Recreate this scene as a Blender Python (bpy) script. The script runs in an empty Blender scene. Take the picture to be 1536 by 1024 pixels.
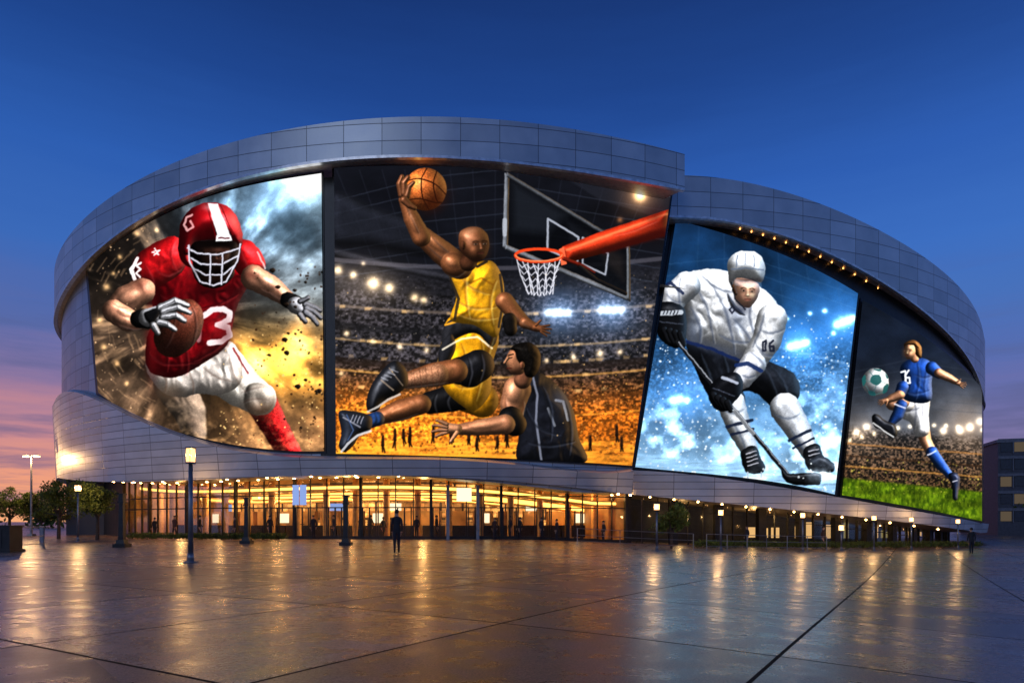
import bpy, math, random
import numpy as np
from mathutils import Vector
random.seed(7)
rng = np.random.default_rng(7)
scene = bpy.context.scene
F, CX, HY, CZ = 1000.0, 768.0, 782.0, 1.3

# ------------------------------------------------------------------ helpers
def lin(c):
    return tuple((x/12.92 if x <= 0.04045 else ((x+0.055)/1.055)**2.4) for x in c)

def zg(X):
    X = np.asarray(X, dtype=float)
    s = np.logaddexp(0, (X-2.0)/1.5)*1.5
    return -1.1*(1-np.exp(-s/15.0))

def new_mat(name):
    m = bpy.data.materials.new(name); m.use_nodes = True
    nt = m.node_tree
    return m, nt, nt.nodes['Principled BSDF'], nt.nodes['Material Output']

def simple(name, col, rough=0.6, metal=0.0, var=0.12, scale=3.0, bump=0.0):
    m, nt, b, o = new_mat(name)
    b.inputs['Roughness'].default_value = rough
    b.inputs['Metallic'].default_value = metal
    n = nt.nodes.new('ShaderNodeTexNoise'); n.inputs['Scale'].default_value = scale; n.inputs['Detail'].default_value = 5
    tc = nt.nodes.new('ShaderNodeTexCoord'); nt.links.new(tc.outputs['Object'], n.inputs['Vector'])
    r = nt.nodes.new('ShaderNodeValToRGB')
    r.color_ramp.elements[0].position = 0.3; r.color_ramp.elements[1].position = 0.7
    r.color_ramp.elements[0].color = tuple(max(0, c*(1-var*2)) for c in col)+(1,)
    r.color_ramp.elements[1].color = tuple(min(1, c*(1+var*2)) for c in col)+(1,)
    nt.links.new(n.outputs['Fac'], r.inputs['Fac']); nt.links.new(r.outputs['Color'], b.inputs['Base Color'])
    if bump > 0:
        bp = nt.nodes.new('ShaderNodeBump'); bp.inputs['Strength'].default_value = bump; bp.inputs['Distance'].default_value = 0.02
        nt.links.new(n.outputs['Fac'], bp.inputs['Height']); nt.links.new(bp.outputs['Normal'], b.inputs['Normal'])
    return m

def empty(name, loc=(0, 0, 0)):
    e = bpy.data.objects.new(name, None); e.location = loc
    scene.collection.objects.link(e); return e

def mk(name, verts, faces, mats, parent=None, uvs=None, smooth=False, fmat=None, loc=(0, 0, 0)):
    me = bpy.data.meshes.new(name)
    me.from_pydata([tuple(v) for v in verts], [], [tuple(f) for f in faces])
    if not isinstance(mats, (list, tuple)): mats = [mats]
    for m in mats: me.materials.append(m)
    if uvs is not None:
        ul = me.uv_layers.new(name='UVMap')
        ul.data.foreach_set('uv', np.asarray(uvs, dtype=np.float32).ravel())
    if fmat is not None: me.polygons.foreach_set('material_index', fmat)
    if smooth: me.polygons.foreach_set('use_smooth', [True]*len(me.polygons))
    me.update()
    ob = bpy.data.objects.new(name, me); scene.collection.objects.link(ob)
    ob.location = loc
    if parent: ob.parent = parent
    return ob

class Acc:
    def __init__(s): s.v = []; s.f = []; s.m = []
    def box(s, c, size, rz=0.0, mat=0, taper=1.0):
        b = len(s.v); ca, sa = math.cos(rz), math.sin(rz)
        hx, hy, hz = size[0]/2, size[1]/2, size[2]/2
        for dz in (-1, 1):
            k = taper if dz > 0 else 1.0
            for dx, dy in ((-1, -1), (1, -1), (1, 1), (-1, 1)):
                x, y = dx*hx*k, dy*hy*k
                s.v.append((c[0]+x*ca-y*sa, c[1]+x*sa+y*ca, c[2]+dz*hz))
        for q in ((0, 3, 2, 1), (4, 5, 6, 7), (0, 1, 5, 4), (1, 2, 6, 5), (2, 3, 7, 6), (3, 0, 4, 7)):
            s.f.append([b+i for i in q]); s.m.append(mat)
    def cyl(s, p0, p1, r0, r1, n=10, mat=0):
        p0, p1 = Vector(p0), Vector(p1); d = (p1-p0)
        if d.length < 1e-6: return
        d.normalize(); a = d.orthogonal().normalized(); bb = d.cross(a); b = len(s.v)
        for p, r in ((p0, r0), (p1, r1)):
            for i in range(n):
                t = 2*math.pi*i/n
                s.v.append(tuple(p+a*math.cos(t)*r+bb*math.sin(t)*r))
        for i in range(n):
            j = (i+1) % n
            s.f.append([b+i, b+j, b+n+j, b+n+i]); s.m.append(mat)
        s.f.append([b+i for i in range(n)][::-1]); s.m.append(mat)
        s.f.append([b+n+i for i in range(n)]); s.m.append(mat)
    def sphere(s, c, r, mat=0, nu=12, nv=8, sc=(1, 1, 1)):
        b = len(s.v)
        for j in range(nv+1):
            ph = math.pi*j/nv
            for i in range(nu):
                t = 2*math.pi*i/nu
                s.v.append((c[0]+r*sc[0]*math.sin(ph)*math.cos(t), c[1]+r*sc[1]*math.sin(ph)*math.sin(t), c[2]+r*sc[2]*math.cos(ph)))
        for j in range(nv):
            for i in range(nu):
                k = (i+1) % nu
                s.f.append([b+j*nu+i, b+(j+1)*nu+i, b+(j+1)*nu+k, b+j*nu+k]); s.m.append(mat)
    def make(s, name, mats, parent=None, smooth=False, loc=(0, 0, 0)):
        return mk(name, s.v, s.f, mats, parent, None, smooth, s.m, loc)

def ground_at(px, py):
    """plan position of a point on the ground seen at a surveyed bearing / depression"""
    s = (px-CX)/F; D = CZ*F/(py-HY)
    for _ in range(40): D = 0.5*D+0.5*(CZ-float(zg(s*D)))*F/(py-HY)
    return (s*D, D, float(zg(s*D)))

def at_depth(px, D):
    X = (px-CX)/F*D
    return (X, D, float(zg(X)))

# building plan: four arcs
CB, RB = (-6.0, 90.0), 46.0        # main roof band
CM, RM = (-8.1, 88.8), 43.0        # main wall / screens
CRB, RRB = (10.0, 101.0), 50.3     # east roof band
CR, RR = (12.6, 99.5), 47.0        # east wall / screens

def hit(C, R, px):
    s = (np.asarray(px, dtype=float)-CX)/F
    a = 1+s*s; b = -2*(s*C[0]+C[1]); c = C[0]**2+C[1]**2-R*R
    disc = np.maximum(b*b-4*a*c, 0)
    D = (-b-np.sqrt(disc))/(2*a)
    t = np.arctan2(s*D-C[0], C[1]-D)
    return t, D
def tat(C, R, px): return float(hit(C, R, px)[0])
def prof(C, R, pts, deg=5):
    p = np.array(pts, dtype=float); t, D = hit(C, R, p[:, 0])
    z = CZ+(HY-p[:, 1])*D/F
    co = np.polyfit(t, z, min(deg, len(p)-1)); lo, hi = t.min(), t.max()
    return lambda q: float(np.polyval(co, min(max(q, lo), hi)))
def pol(C, R, t, z=0.0): return (C[0]+R*math.sin(t), C[1]-R*math.cos(t), z)

def sweep(name, C, t0, t1, n, section, mat, parent, tend=None, closed=True, caps=True, mats_idx=None):
    ts = np.linspace(t0, t1, n); V = []; Fc = []; UV = []; S = []; fm = []
    for t in ts:
        sec = section(t); S.append(sec)
        for (R, z) in sec:
            tt = t
            if tend is not None:
                tw = t0+(t1-t0)*0.5
                if t > tw: tt = tw+(t-tw)*(tend(z)-tw)/(t1-tw)
            V.append(pol(C, R, tt, z))
    m = len(S[0]); mm = m if closed else m-1
    Rr = S[0][0][0]
    for i in range(n-1):
        for k in range(mm):
            k2 = (k+1) % m
            Fc.append((i*m+k, i*m+k2, (i+1)*m+k2, (i+1)*m+k))
            fm.append(mats_idx[k] if mats_idx else 0)
            u0, u1 = ts[i]*Rr, ts[i+1]*Rr
            def vv(j, kk):
                return S[j][kk][1] if abs(S[j][k][1]-S[j][k2][1]) > 0.5 else S[j][kk][0]
            UV += [(u0, vv(i, k)), (u0, vv(i, k2)), (u1, vv(i+1, k2)), (u1, vv(i+1, k))]
    if closed and caps:
        Fc.append(tuple(range(m))[::-1]); UV += [(0, 0)]*m; fm.append(0)
        Fc.append(tuple((n-1)*m+k for k in range(m))); UV += [(0, 0)]*m; fm.append(0)
    return mk(name, V, Fc, mat, parent, UV, False, fm)

# ------------------------------------------------------------------ materials
def panel_mat(name, col, bw, rh, rough=0.36, metal=0.5, dark=0.3, mortar=0.022, bumpd=0.03, offset=0.0):
    m, nt, b, o = new_mat(name)
    uv = nt.nodes.new('ShaderNodeUVMap')
    br = nt.nodes.new('ShaderNodeTexBrick'); br.offset = offset; br.inputs['Scale'].default_value = 1.0
    br.inputs['Brick Width'].default_value = bw; br.inputs['Row Height'].default_value = rh
    br.inputs['Mortar Size'].default_value = mortar; br.inputs['Mortar Smooth'].default_value = 0.1
    br.inputs['Color1'].default_value = tuple(c*0.86 for c in col)+(1,)
    br.inputs['Color2'].default_value = tuple(min(1, c*1.14) for c in col)+(1,)
    br.inputs['Mortar'].default_value = tuple(c*dark for c in col)+(1,)
    nt.links.new(uv.outputs['UV'], br.inputs['Vector'])
    n = nt.nodes.new('ShaderNodeTexNoise'); n.inputs['Scale'].default_value = 0.6; n.inputs['Detail'].default_value = 6
    tc = nt.nodes.new('ShaderNodeTexCoord'); nt.links.new(tc.outputs['Object'], n.inputs['Vector'])
    mp = nt.nodes.new('ShaderNodeMapRange'); mp.inputs['To Min'].default_value = 0.72; mp.inputs['To Max'].default_value = 1.2
    nt.links.new(n.outputs['Fac'], mp.inputs['Value'])
    mx = nt.nodes.new('ShaderNodeMix'); mx.data_type = 'RGBA'; mx.blend_type = 'MULTIPLY'; mx.inputs[0].default_value = 1.0
    nt.links.new(br.outputs['Color'], mx.inputs[6]); nt.links.new(mp.outputs['Result'], mx.inputs[7])
    nt.links.new(mx.outputs[2], b.inputs['Base Color'])
    m2 = nt.nodes.new('ShaderNodeMapRange'); m2.inputs['To Min'].default_value = rough-0.08; m2.inputs['To Max'].default_value = rough+0.14
    nt.links.new(n.outputs['Fac'], m2.inputs['Value']); nt.links.new(m2.outputs['Result'], b.inputs['Roughness'])
    b.inputs['Metallic'].default_value = metal
    bp = nt.nodes.new('ShaderNodeBump'); bp.inputs['Strength'].default_value = 0.6; bp.inputs['Distance'].default_value = bumpd; bp.invert = True
    nt.links.new(br.outputs['Fac'], bp.inputs['Height']); nt.links.new(bp.outputs['Normal'], b.inputs['Normal'])
    return m

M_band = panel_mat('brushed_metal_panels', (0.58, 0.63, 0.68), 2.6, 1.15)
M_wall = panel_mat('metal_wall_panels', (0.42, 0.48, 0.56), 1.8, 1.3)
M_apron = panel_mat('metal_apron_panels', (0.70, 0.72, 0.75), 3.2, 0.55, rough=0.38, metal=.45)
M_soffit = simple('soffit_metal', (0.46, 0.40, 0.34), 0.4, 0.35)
M_black = simple('black_frame', (0.012, 0.012, 0.014), 0.35, 0.2)
M_mull = simple('dark_aluminium', (0.03, 0.028, 0.027), 0.4, 0.6)
M_steel = simple('grey_steel', (0.30, 0.31, 0.33), 0.4, 0.8)
M_dark = simple('dark_metal', (0.03, 0.03, 0.034), 0.45, 0.5)
M_roof = simple('roof_membrane', (0.12, 0.12, 0.13), 0.8)
M_inwall = simple('lobby_wall', (0.40, 0.24, 0.10), 0.6, scale=0.8, var=0.25)
M_ceil = simple('lobby_ceiling', (0.62, 0.38, 0.14), 0.5)
def emis(name, col, s, sample=True):
    m, nt, b, o = new_mat(name)
    e = nt.nodes.new('ShaderNodeEmission'); e.inputs['Color'].default_value = tuple(col)+(1,); e.inputs['Strength'].default_value = s
    nt.links.new(e.outputs[0], o.inputs['Surface'])
    if not sample: m.cycles.emission_sampling = 'NONE'
    return m
E_cove = emis('warm_cove_light', (1.0, 0.52, 0.10), 3.4)
E_down = emis('warm_downlight', (1.0, 0.50, 0.16), 52)
E_white = emis('white_sign_light', (1.0, 0.80, 0.50), 1.6, False)
E_blue = emis('blue_sign_light', (0.35, 0.5, 1.0), 0.8, False)
E_winw = emis('warm_window', (1.0, 0.58, 0.22), 0.9, False)
E_winc = emis('dim_window', (0.75, 0.58, 0.18), 0.4, False)
def lantern_mat(name, col, s, tr=.45):
    m, nt, b, o = new_mat(name)
    e = nt.nodes.new('ShaderNodeEmission'); e.inputs['Color'].default_value = tuple(col)+(1,); e.inputs['Strength'].default_value = s
    t = nt.nodes.new('ShaderNodeBsdfTransparent'); mx = nt.nodes.new('ShaderNodeMixShader'); mx.inputs[0].default_value = tr
    nt.links.new(e.outputs[0], mx.inputs[1]); nt.links.new(t.outputs[0], mx.inputs[2]); nt.links.new(mx.outputs[0], o.inputs['Surface'])
    m.cycles.emission_sampling = 'NONE'; return m
E_lamp = lantern_mat('lantern_glass', (1.0, 0.50, 0.15), 8)
E_near = lantern_mat('near_lantern_glass', (1.0, 0.50, 0.17), 3.6)

def glass_mat():
    m, nt, b, o = new_mat('storefront_glass')
    tr = nt.nodes.new('ShaderNodeBsdfTransparent'); tr.inputs['Color'].default_value = (0.92, 0.92, 0.89, 1)
    gl = nt.nodes.new('ShaderNodeBsdfGlossy'); gl.inputs['Roughness'].default_value = 0.05
    lw = nt.nodes.new('ShaderNodeFresnel'); lw.inputs['IOR'].default_value = 1.45
    ml = nt.nodes.new('ShaderNodeMath'); ml.operation = 'MULTIPLY'; ml.inputs[1].default_value = .35; nt.links.new(lw.outputs[0], ml.inputs[0])
    mx = nt.nodes.new('ShaderNodeMixShader')
    nt.links.new(ml.outputs[0], mx.inputs[0]); nt.links.new(tr.outputs[0], mx.inputs[1]); nt.links.new(gl.outputs[0], mx.inputs[2])
    nt.links.new(mx.outputs[0], o.inputs['Surface']); return m
M_glass = glass_mat()

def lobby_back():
    m, nt, b, o = new_mat('lobby_glow_wall')  # emission put into the wall stands in for lamplight; nothing lights it from behind
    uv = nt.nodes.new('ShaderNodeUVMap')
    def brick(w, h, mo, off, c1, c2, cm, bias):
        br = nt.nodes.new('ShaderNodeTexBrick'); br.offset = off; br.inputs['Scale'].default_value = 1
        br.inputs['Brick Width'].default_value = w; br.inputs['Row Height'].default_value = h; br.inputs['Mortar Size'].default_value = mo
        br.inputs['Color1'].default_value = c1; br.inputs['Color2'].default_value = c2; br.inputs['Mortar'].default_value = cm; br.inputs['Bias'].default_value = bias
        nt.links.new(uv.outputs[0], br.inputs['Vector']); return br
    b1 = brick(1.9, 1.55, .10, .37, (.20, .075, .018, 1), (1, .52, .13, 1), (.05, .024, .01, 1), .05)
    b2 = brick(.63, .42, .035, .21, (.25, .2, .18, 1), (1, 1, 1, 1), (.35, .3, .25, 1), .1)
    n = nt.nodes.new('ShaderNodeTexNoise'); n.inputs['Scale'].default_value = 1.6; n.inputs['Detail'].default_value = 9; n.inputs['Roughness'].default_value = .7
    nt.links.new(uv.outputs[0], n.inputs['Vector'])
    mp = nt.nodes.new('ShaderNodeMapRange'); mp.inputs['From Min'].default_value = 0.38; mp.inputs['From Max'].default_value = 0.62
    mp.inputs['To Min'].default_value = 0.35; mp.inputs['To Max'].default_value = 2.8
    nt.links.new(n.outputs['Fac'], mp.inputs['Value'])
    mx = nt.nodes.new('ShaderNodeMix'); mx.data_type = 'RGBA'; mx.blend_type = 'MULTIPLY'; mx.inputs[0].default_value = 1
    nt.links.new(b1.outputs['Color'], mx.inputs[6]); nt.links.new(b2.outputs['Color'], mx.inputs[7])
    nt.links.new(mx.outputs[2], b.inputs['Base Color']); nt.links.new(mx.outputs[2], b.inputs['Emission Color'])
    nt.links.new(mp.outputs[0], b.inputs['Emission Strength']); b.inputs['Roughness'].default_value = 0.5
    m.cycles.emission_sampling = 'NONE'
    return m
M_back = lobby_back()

# ------------------------------------------------------------------ picture painter (content of the LED screens)
TAB = rng.random((8, 256, 256))
def vn(x, y, seed=0):
    T = TAB[seed % 8]; xi = np.floor(x).astype(int); yi = np.floor(y).astype(int)
    fx = x-xi; fy = y-yi; fx = fx*fx*(3-2*fx); fy = fy*fy*(3-2*fy)
    a = T[yi & 255, xi & 255]; b = T[yi & 255, (xi+1) & 255]; c = T[(yi+1) & 255, xi & 255]; d = T[(yi+1) & 255, (xi+1) & 255]
    return (a*(1-fx)+b*fx)*(1-fy)+(c*(1-fx)+d*fx)*fy
def fbm(x, y, o=4, seed=0):
    s = 0; a = 0.5; n = 0
    for i in range(o):
        s = s+a*vn(x+i*17.3, y+i*9.1, seed+i); n += a; a *= 0.5; x = x*2.03; y = y*2.03
    return s/n
def blur(a, r):
    if r < .3: return a
    k = int(max(1, math.ceil(r*2))); w = np.exp(-(np.arange(-k, k+1)/r)**2/2); w /= w.sum()
    p = np.pad(a, ((k, k), (0, 0)), mode='edge'); a = sum(w[i]*p[i:i+a.shape[0]] for i in range(2*k+1))
    p = np.pad(a, ((0, 0), (k, k)), mode='edge'); return sum(w[i]*p[:, i:i+a.shape[1]] for i in range(2*k+1))
def smooth_pts(pts, k=6):
    p = np.array(pts, dtype=float); n = len(p); out = []
    for i in range(n):
        p0, p1, p2, p3 = p[i-1], p[i], p[(i+1) % n], p[(i+2) % n]
        for j in range(k):
            t = j/k
            out.append(0.5*((2*p1)+(-p0+p2)*t+(2*p0-5*p1+4*p2-p3)*t*t+(-p0+3*p1-3*p2+p3)*t**3))
    return np.array(out)

class Pic:
    def __init__(s, x0, y0, x1, y1, sc=1.35):
        s.x0, s.y0, s.sc = x0, y0, sc
        xs = np.arange(x0, x1, 1/sc); ys = np.arange(y0, y1, 1/sc)
        s.X, s.Y = np.meshgrid(xs, ys); s.I = np.zeros(s.X.shape+(3,)); s.h, s.w = s.X.shape
        s.L = (-0.45, -0.6, 0.66); s.rimc = (0.5, 0.5, 0.5); s.rim = 0.15; s.mask = np.zeros(s.X.shape); s.warp = 1.1; s.lc = .35
    def sl(s, a, b, c, d):
        i0 = max(0, int((a-s.x0)*s.sc)-2); i1 = min(s.w, int((c-s.x0)*s.sc)+3)
        j0 = max(0, int((b-s.y0)*s.sc)-2); j1 = min(s.h, int((d-s.y0)*s.sc)+3)
        return (slice(j0, max(j1, j0)), slice(i0, max(i1, i0)))
    def G(s, cx, cy, sx, sy): return np.exp(-((s.X-cx)/sx)**2-((s.Y-cy)/sy)**2)
    def over(s, S, col, a):
        s.I[S] = s.I[S]*(1-a[..., None])+col*a[..., None]
    def shade(s, S, d, col, w=12, fold=0.0, spec=0.0, a=1.0, amb=0.27, fs=11.0, soft=1.0, dif=0.98, rim=None, tex=0.10, ao=0.32, fa=0.0, bl=1.6):
        if d.size == 0 or d.shape[0] < 3 or d.shape[1] < 3: return
        X, Y = s.X[S], s.Y[S]
        q = np.clip(-d, 0, w)/w; h = np.sqrt(np.clip(1-(1-q)**2, 0, 1))*w
        if fold > 0:
            ca, sa = math.cos(fa), math.sin(fa)
            wx = fbm(X/22, Y/22, 2, 5)*34
            U = X*ca+Y*sa+wx; V = -X*sa+Y*ca+wx*.7
            r = fbm(U/(fs*.7), V/(fs*1.9), 3, 2)
            h = h+fold*fs*0.75*(r-.5)
        h = blur(h, min(bl, w*.16)*s.sc)
        gy, gx = np.gradient(h); gx *= s.sc; gy *= s.sc
        nl = np.sqrt(gx*gx+gy*gy+1); L = np.array(s.L)/np.linalg.norm(s.L)
        lam = (-gx*L[0]-gy*L[1]+L[2])/nl
        k = amb+dif*np.clip(lam, 0, 1)**1.7*1.15
        edge = np.clip(-d/(w*.5+2), 0, 1); k = k*(1-ao+ao*edge)
        k = k*(.80+.40*fbm(X/24, Y/24, 3, 7))*(1+tex*(fbm(X/1.6, Y/1.6, 2, 4)-0.5)*2)
        c = np.array(col)[None, None, :]*k[..., None]
        H = np.array([L[0], L[1], L[2]+1]); H /= np.linalg.norm(H)
        sp = np.clip((-gx*H[0]-gy*H[1]+H[2])/nl, 0, 1)**26*spec*(.5+1.0*fbm(X/6, Y/6, 2, 3))
        c = c+sp[..., None]*(np.array(col)*.5+.5)
        r = (s.rim if rim is None else rim)*np.clip((gx*0.9-gy*0.2)/nl*-1, 0, 1)**2
        c = c+r[..., None]*np.array(s.rimc)
        al = np.clip(0.5-d/soft, 0, 1)*a
        s.mask[S] = np.maximum(s.mask[S], al)
        s.over(S, np.clip(c, 0, 1.3), al)
    def sdf_poly(s, S, P):
        X, Y = s.X[S], s.Y[S]; dm = np.full(X.shape, 1e9); ins = np.zeros(X.shape, bool); n = len(P)
        for i in range(n):
            a = P[i]; b = P[(i+1) % n]; e = b-a; l = e@e
            if l < 1e-9: continue
            t = np.clip(((X-a[0])*e[0]+(Y-a[1])*e[1])/l, 0, 1)
            dm = np.minimum(dm, (X-a[0]-t*e[0])**2+(Y-a[1]-t*e[1])**2)
            cnd = (a[1] > Y) != (b[1] > Y)
            if e[1] != 0: ins ^= cnd & (X < e[0]*(Y-a[1])/e[1]+a[0])
        d = np.sqrt(dm); return np.where(ins, -d, d)
    def poly(s, pts, col, smooth=True, **k):
        P = smooth_pts(pts) if smooth else np.array(pts, dtype=float)
        S = s.sl(P[:, 0].min()-3, P[:, 1].min()-3, P[:, 0].max()+3, P[:, 1].max()+3)
        s.shade(S, s.sdf_poly(S, P), col, **k)
    def flat(s, pts, col, a=1.0, smooth=False, soft=0.8):
        P = smooth_pts(pts) if smooth else np.array(pts, dtype=float); g = soft+3
        S = s.sl(P[:, 0].min()-g, P[:, 1].min()-g, P[:, 0].max()+g, P[:, 1].max()+g)
        d = s.sdf_poly(S, P); s.over(S, np.array(col), np.clip(0.5-d/soft, 0, 1)*a)
    def sdf_limb(s, S, pts):
        X, Y = s.X[S], s.Y[S]; dm = np.full(X.shape, 1e9)
        for (x0, y0, r0), (x1, y1, r1) in zip(pts[:-1], pts[1:]):
            ex, ey = x1-x0, y1-y0; l = ex*ex+ey*ey+1e-9
            t = np.clip(((X-x0)*ex+(Y-y0)*ey)/l, 0, 1)
            dm = np.minimum(dm, np.hypot(X-x0-t*ex, Y-y0-t*ey)-(r0+(r1-r0)*t))
        return dm
    def limb(s, pts, col, **k):
        p = np.array(pts, dtype=float); R = p[:, 2].max()+3
        S = s.sl(p[:, 0].min()-R, p[:, 1].min()-R, p[:, 0].max()+R, p[:, 1].max()+R)
        k.setdefault('w', p[:, 2].mean())
        s.shade(S, s.sdf_limb(S, pts), col, **k)
    def line(s, pts, r, col, a=1.0, soft=0.8):
        pp = [(x, y, r) for x, y in pts]; p = np.array(pts, dtype=float); g = r+soft+2
        S = s.sl(p[:, 0].min()-g, p[:, 1].min()-g, p[:, 0].max()+g, p[:, 1].max()+g)
        d = s.sdf_limb(S, pp); s.over(S, np.array(col), np.clip(0.5-d/soft, 0, 1)*a)
    def crease(s, *lines, c=(.05, .05, .07), a=.35, r=.8, hi=(1, 1, 1), ha=.16):
        for q in lines:
            q2 = smooth_pts(q)[:6*(len(q)-1)+1] if len(q) > 2 else np.array(q, dtype=float)
            n = len(q2)
            for off, col, al, rr in (((2.0, 1.5), hi, ha, r), ((0, 0), c, a*.85, r)):
                pp = [(x+off[0], y+off[1], -1.6+(rr+1.6)*math.sin(math.pi*(i+.35)/(n-.3))**.7) for i, (x, y) in enumerate(q2)]
                S = s.sl(q2[:, 0].min()-6, q2[:, 1].min()-6, q2[:, 0].max()+6, q2[:, 1].max()+6)
                d = s.sdf_limb(S, pp); s.over(S, np.array(col), np.clip(0.5-d/3.4, 0, 1)*al)
    def ell(s, cx, cy, rx, ry, ang, col, **k):
        R = max(rx, ry)+3; S = s.sl(cx-R, cy-R, cx+R, cy+R); X, Y = s.X[S]-cx, s.Y[S]-cy
        ca, sa = math.cos(ang), math.sin(ang); u = (X*ca+Y*sa)/rx; v = (-X*sa+Y*ca)/ry
        d = (np.hypot(u, v)-1)*min(rx, ry); k.setdefault('w', min(rx, ry)*0.95); s.shade(S, d, col, **k)
    def blob(s, cx, cy, rx, ry, col, a, ang=0.0):
        R = max(rx, ry)*2.2; S = s.sl(cx-R, cy-R, cx+R, cy+R); X, Y = s.X[S]-cx, s.Y[S]-cy
        ca, sa = math.cos(ang), math.sin(ang); u = (X*ca+Y*sa)/rx; v = (-X*sa+Y*ca)/ry
        s.over(S, np.array(col), np.exp(-(u*u+v*v))*a)
    def glow(s, cx, cy, r, col, a=1.0):
        S = s.sl(cx-r*4, cy-r*4, cx+r*4, cy+r*4); d2 = ((s.X[S]-cx)**2+(s.Y[S]-cy)**2)/(r*r)
        s.I[S] += (a*(np.exp(-d2)+0.10*np.exp(-d2/5)))[..., None]*np.array(col)
    def specks(s, n, box, r0, r1, col, a=1.0, jit=0.2, el=1.0, bias=None, behind=False):
        for _ in range(n):
            x = random.uniform(box[0], box[2]); y = random.uniform(box[1], box[3])
            if bias and random.random() > bias(x, y): continue
            r = random.uniform(r0, r1); S = s.sl(x-r*3-1, y-r*3-1, x+r*3+1, y+r*3+1)
            if s.X[S].size == 0: continue
            if not behind and s.mask[S].max() > .5 and random.random() < .88: continue
            d = np.hypot((s.X[S]-x)*el, s.Y[S]-y)-r
            c = np.array(col)*(1+random.uniform(-jit, jit)); s.over(S, c, np.clip(0.6-d/1.0, 0, 1)*a*random.uniform(0.4, 1))
    def sample(s, px, py):
        wx = (fbm(px/6.5, py/6.5, 3, 1)-.5)*2*s.warp; wy = (fbm(px/6.5+40, py/6.5+9, 3, 3)-.5)*2*s.warp
        I = s.I; lum = I.mean(-1); loc = blur(lum, 9*s.sc)       # local contrast of a printed photo
        I = I*(1+s.lc*np.clip((lum-loc)/(loc+.25), -.6, .6))[..., None]
        u = np.clip((px+wx-s.x0)*s.sc, 0, s.w-1.001); v = np.clip((py+wy-s.y0)*s.sc, 0, s.h-1.001)
        i = u.astype(int); j = v.astype(int); fu = (u-i)[..., None]; fv = (v-j)[..., None]
        c = (I[j, i]*(1-fu)+I[j, i+1]*fu)*(1-fv)+(I[j+1, i]*(1-fu)+I[j+1, i+1]*fu)*fv
        c = c*(1+.10*(rng.random(px.shape)-.5))[..., None]
        c = np.clip(c, 0, 1); return np.where(c <= 0.04045, c/12.92, ((c+0.055)/1.055)**2.4)

def mixc(*cw):
    tot = sum(w for _, w in cw)+1e-6
    return sum(np.array(c)[None, None, :]*w[..., None] for c, w in cw)/tot[..., None]

def hand(P, x, y, ang, L, col, spread=0.35, curl=0.0, **k):
    ca, sa = math.cos(ang), math.sin(ang)
    P.limb([(x, y, L*0.20), (x+ca*L*0.4, y+sa*L*0.4, L*0.22)], col, **k)
    for i, (o, l) in enumerate(((-1.5, .8), (-.5, 1.0), (.5, .95), (1.5, .75))):
        a = ang+o*spread*0.4; bx, by = x+ca*L*0.42-sa*o*L*0.11, y+sa*L*0.42+ca*o*L*0.11
        mx, my = bx+math.cos(a)*L*0.3*l, by+math.sin(a)*L*0.3*l
        P.limb([(bx, by, L*.08), (mx, my, L*.07), (mx+math.cos(a+curl)*L*.28*l, my+math.sin(a+curl)*L*.28*l, L*.05)], col, ao=.5, **k)
    a = ang-1.0; P.limb([(x+sa*L*.15, y-ca*L*.15, L*.09), (x+sa*L*.15+math.cos(a)*L*.42, y-ca*L*.15+math.sin(a)*L*.42, L*.06)], col, **k)

def face(P, cx, cy, s, rot, col, look=0.3, light=-1, mouth=(.45, .2, .17)):
    ca, sa = math.cos(rot), math.sin(rot)
    T = lambda u, v: (cx+(u*ca-v*sa)*s, cy+(u*sa+v*ca)*s)
    dk = tuple(c*.34 for c in col); hl = tuple(min(1, c*1.35+.08) for c in col); o = look*.28
    P.blob(*T(-light*.62, .15), s*.38, s*.85, dk, .6, rot)
    for e in (-1, 1):
        x = o+e*.34; P.blob(*T(x, -.10), s*.24, s*.15, dk, .75, rot)
        P.line([T(x-.2, -.27-.02*e), T(x, -.34), T(x+.2, -.27+.02*e)], s*.04, tuple(c*.22 for c in col), .8, 1.1)
        P.line([T(x-.10, -.09), T(x+.10, -.09)], s*.05, (.70, .64, .60), .35, .8); P.ell(*T(x+o*.15, -.09), s*.06, s*.06, 0, (.05, .04, .03), w=2)
    P.line([T(o*.9+.02, -.12), T(o*1.35, .26)], s*.07, hl, .5, 2.0); P.blob(*T(o*1.2-light*.17, .18), s*.12, s*.2, dk, .5, rot)
    P.blob(*T(o*1.3, .34), s*.2, s*.07, dk, .65, rot); P.ell(*T(o*1.35, .25), s*.13, s*.10, 0, hl, a=.5, soft=2)
    P.line([T(o-.22, .56), T(o+.02, .53), T(o+.24, .56)], s*.04, tuple(c*.5 for c in mouth), .8, 1.2); P.line([T(o-.13, .63), T(o+.15, .63)], s*.05, mouth, .5, 1.6)
    P.blob(*T(o, .78), s*.22, s*.07, dk, .35, rot); P.blob(*T(light*.42+o*.3, .2), s*.2, s*.2, hl, .45); P.blob(*T(light*.2, -.55), s*.35, s*.18, hl, .4, rot)

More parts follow.
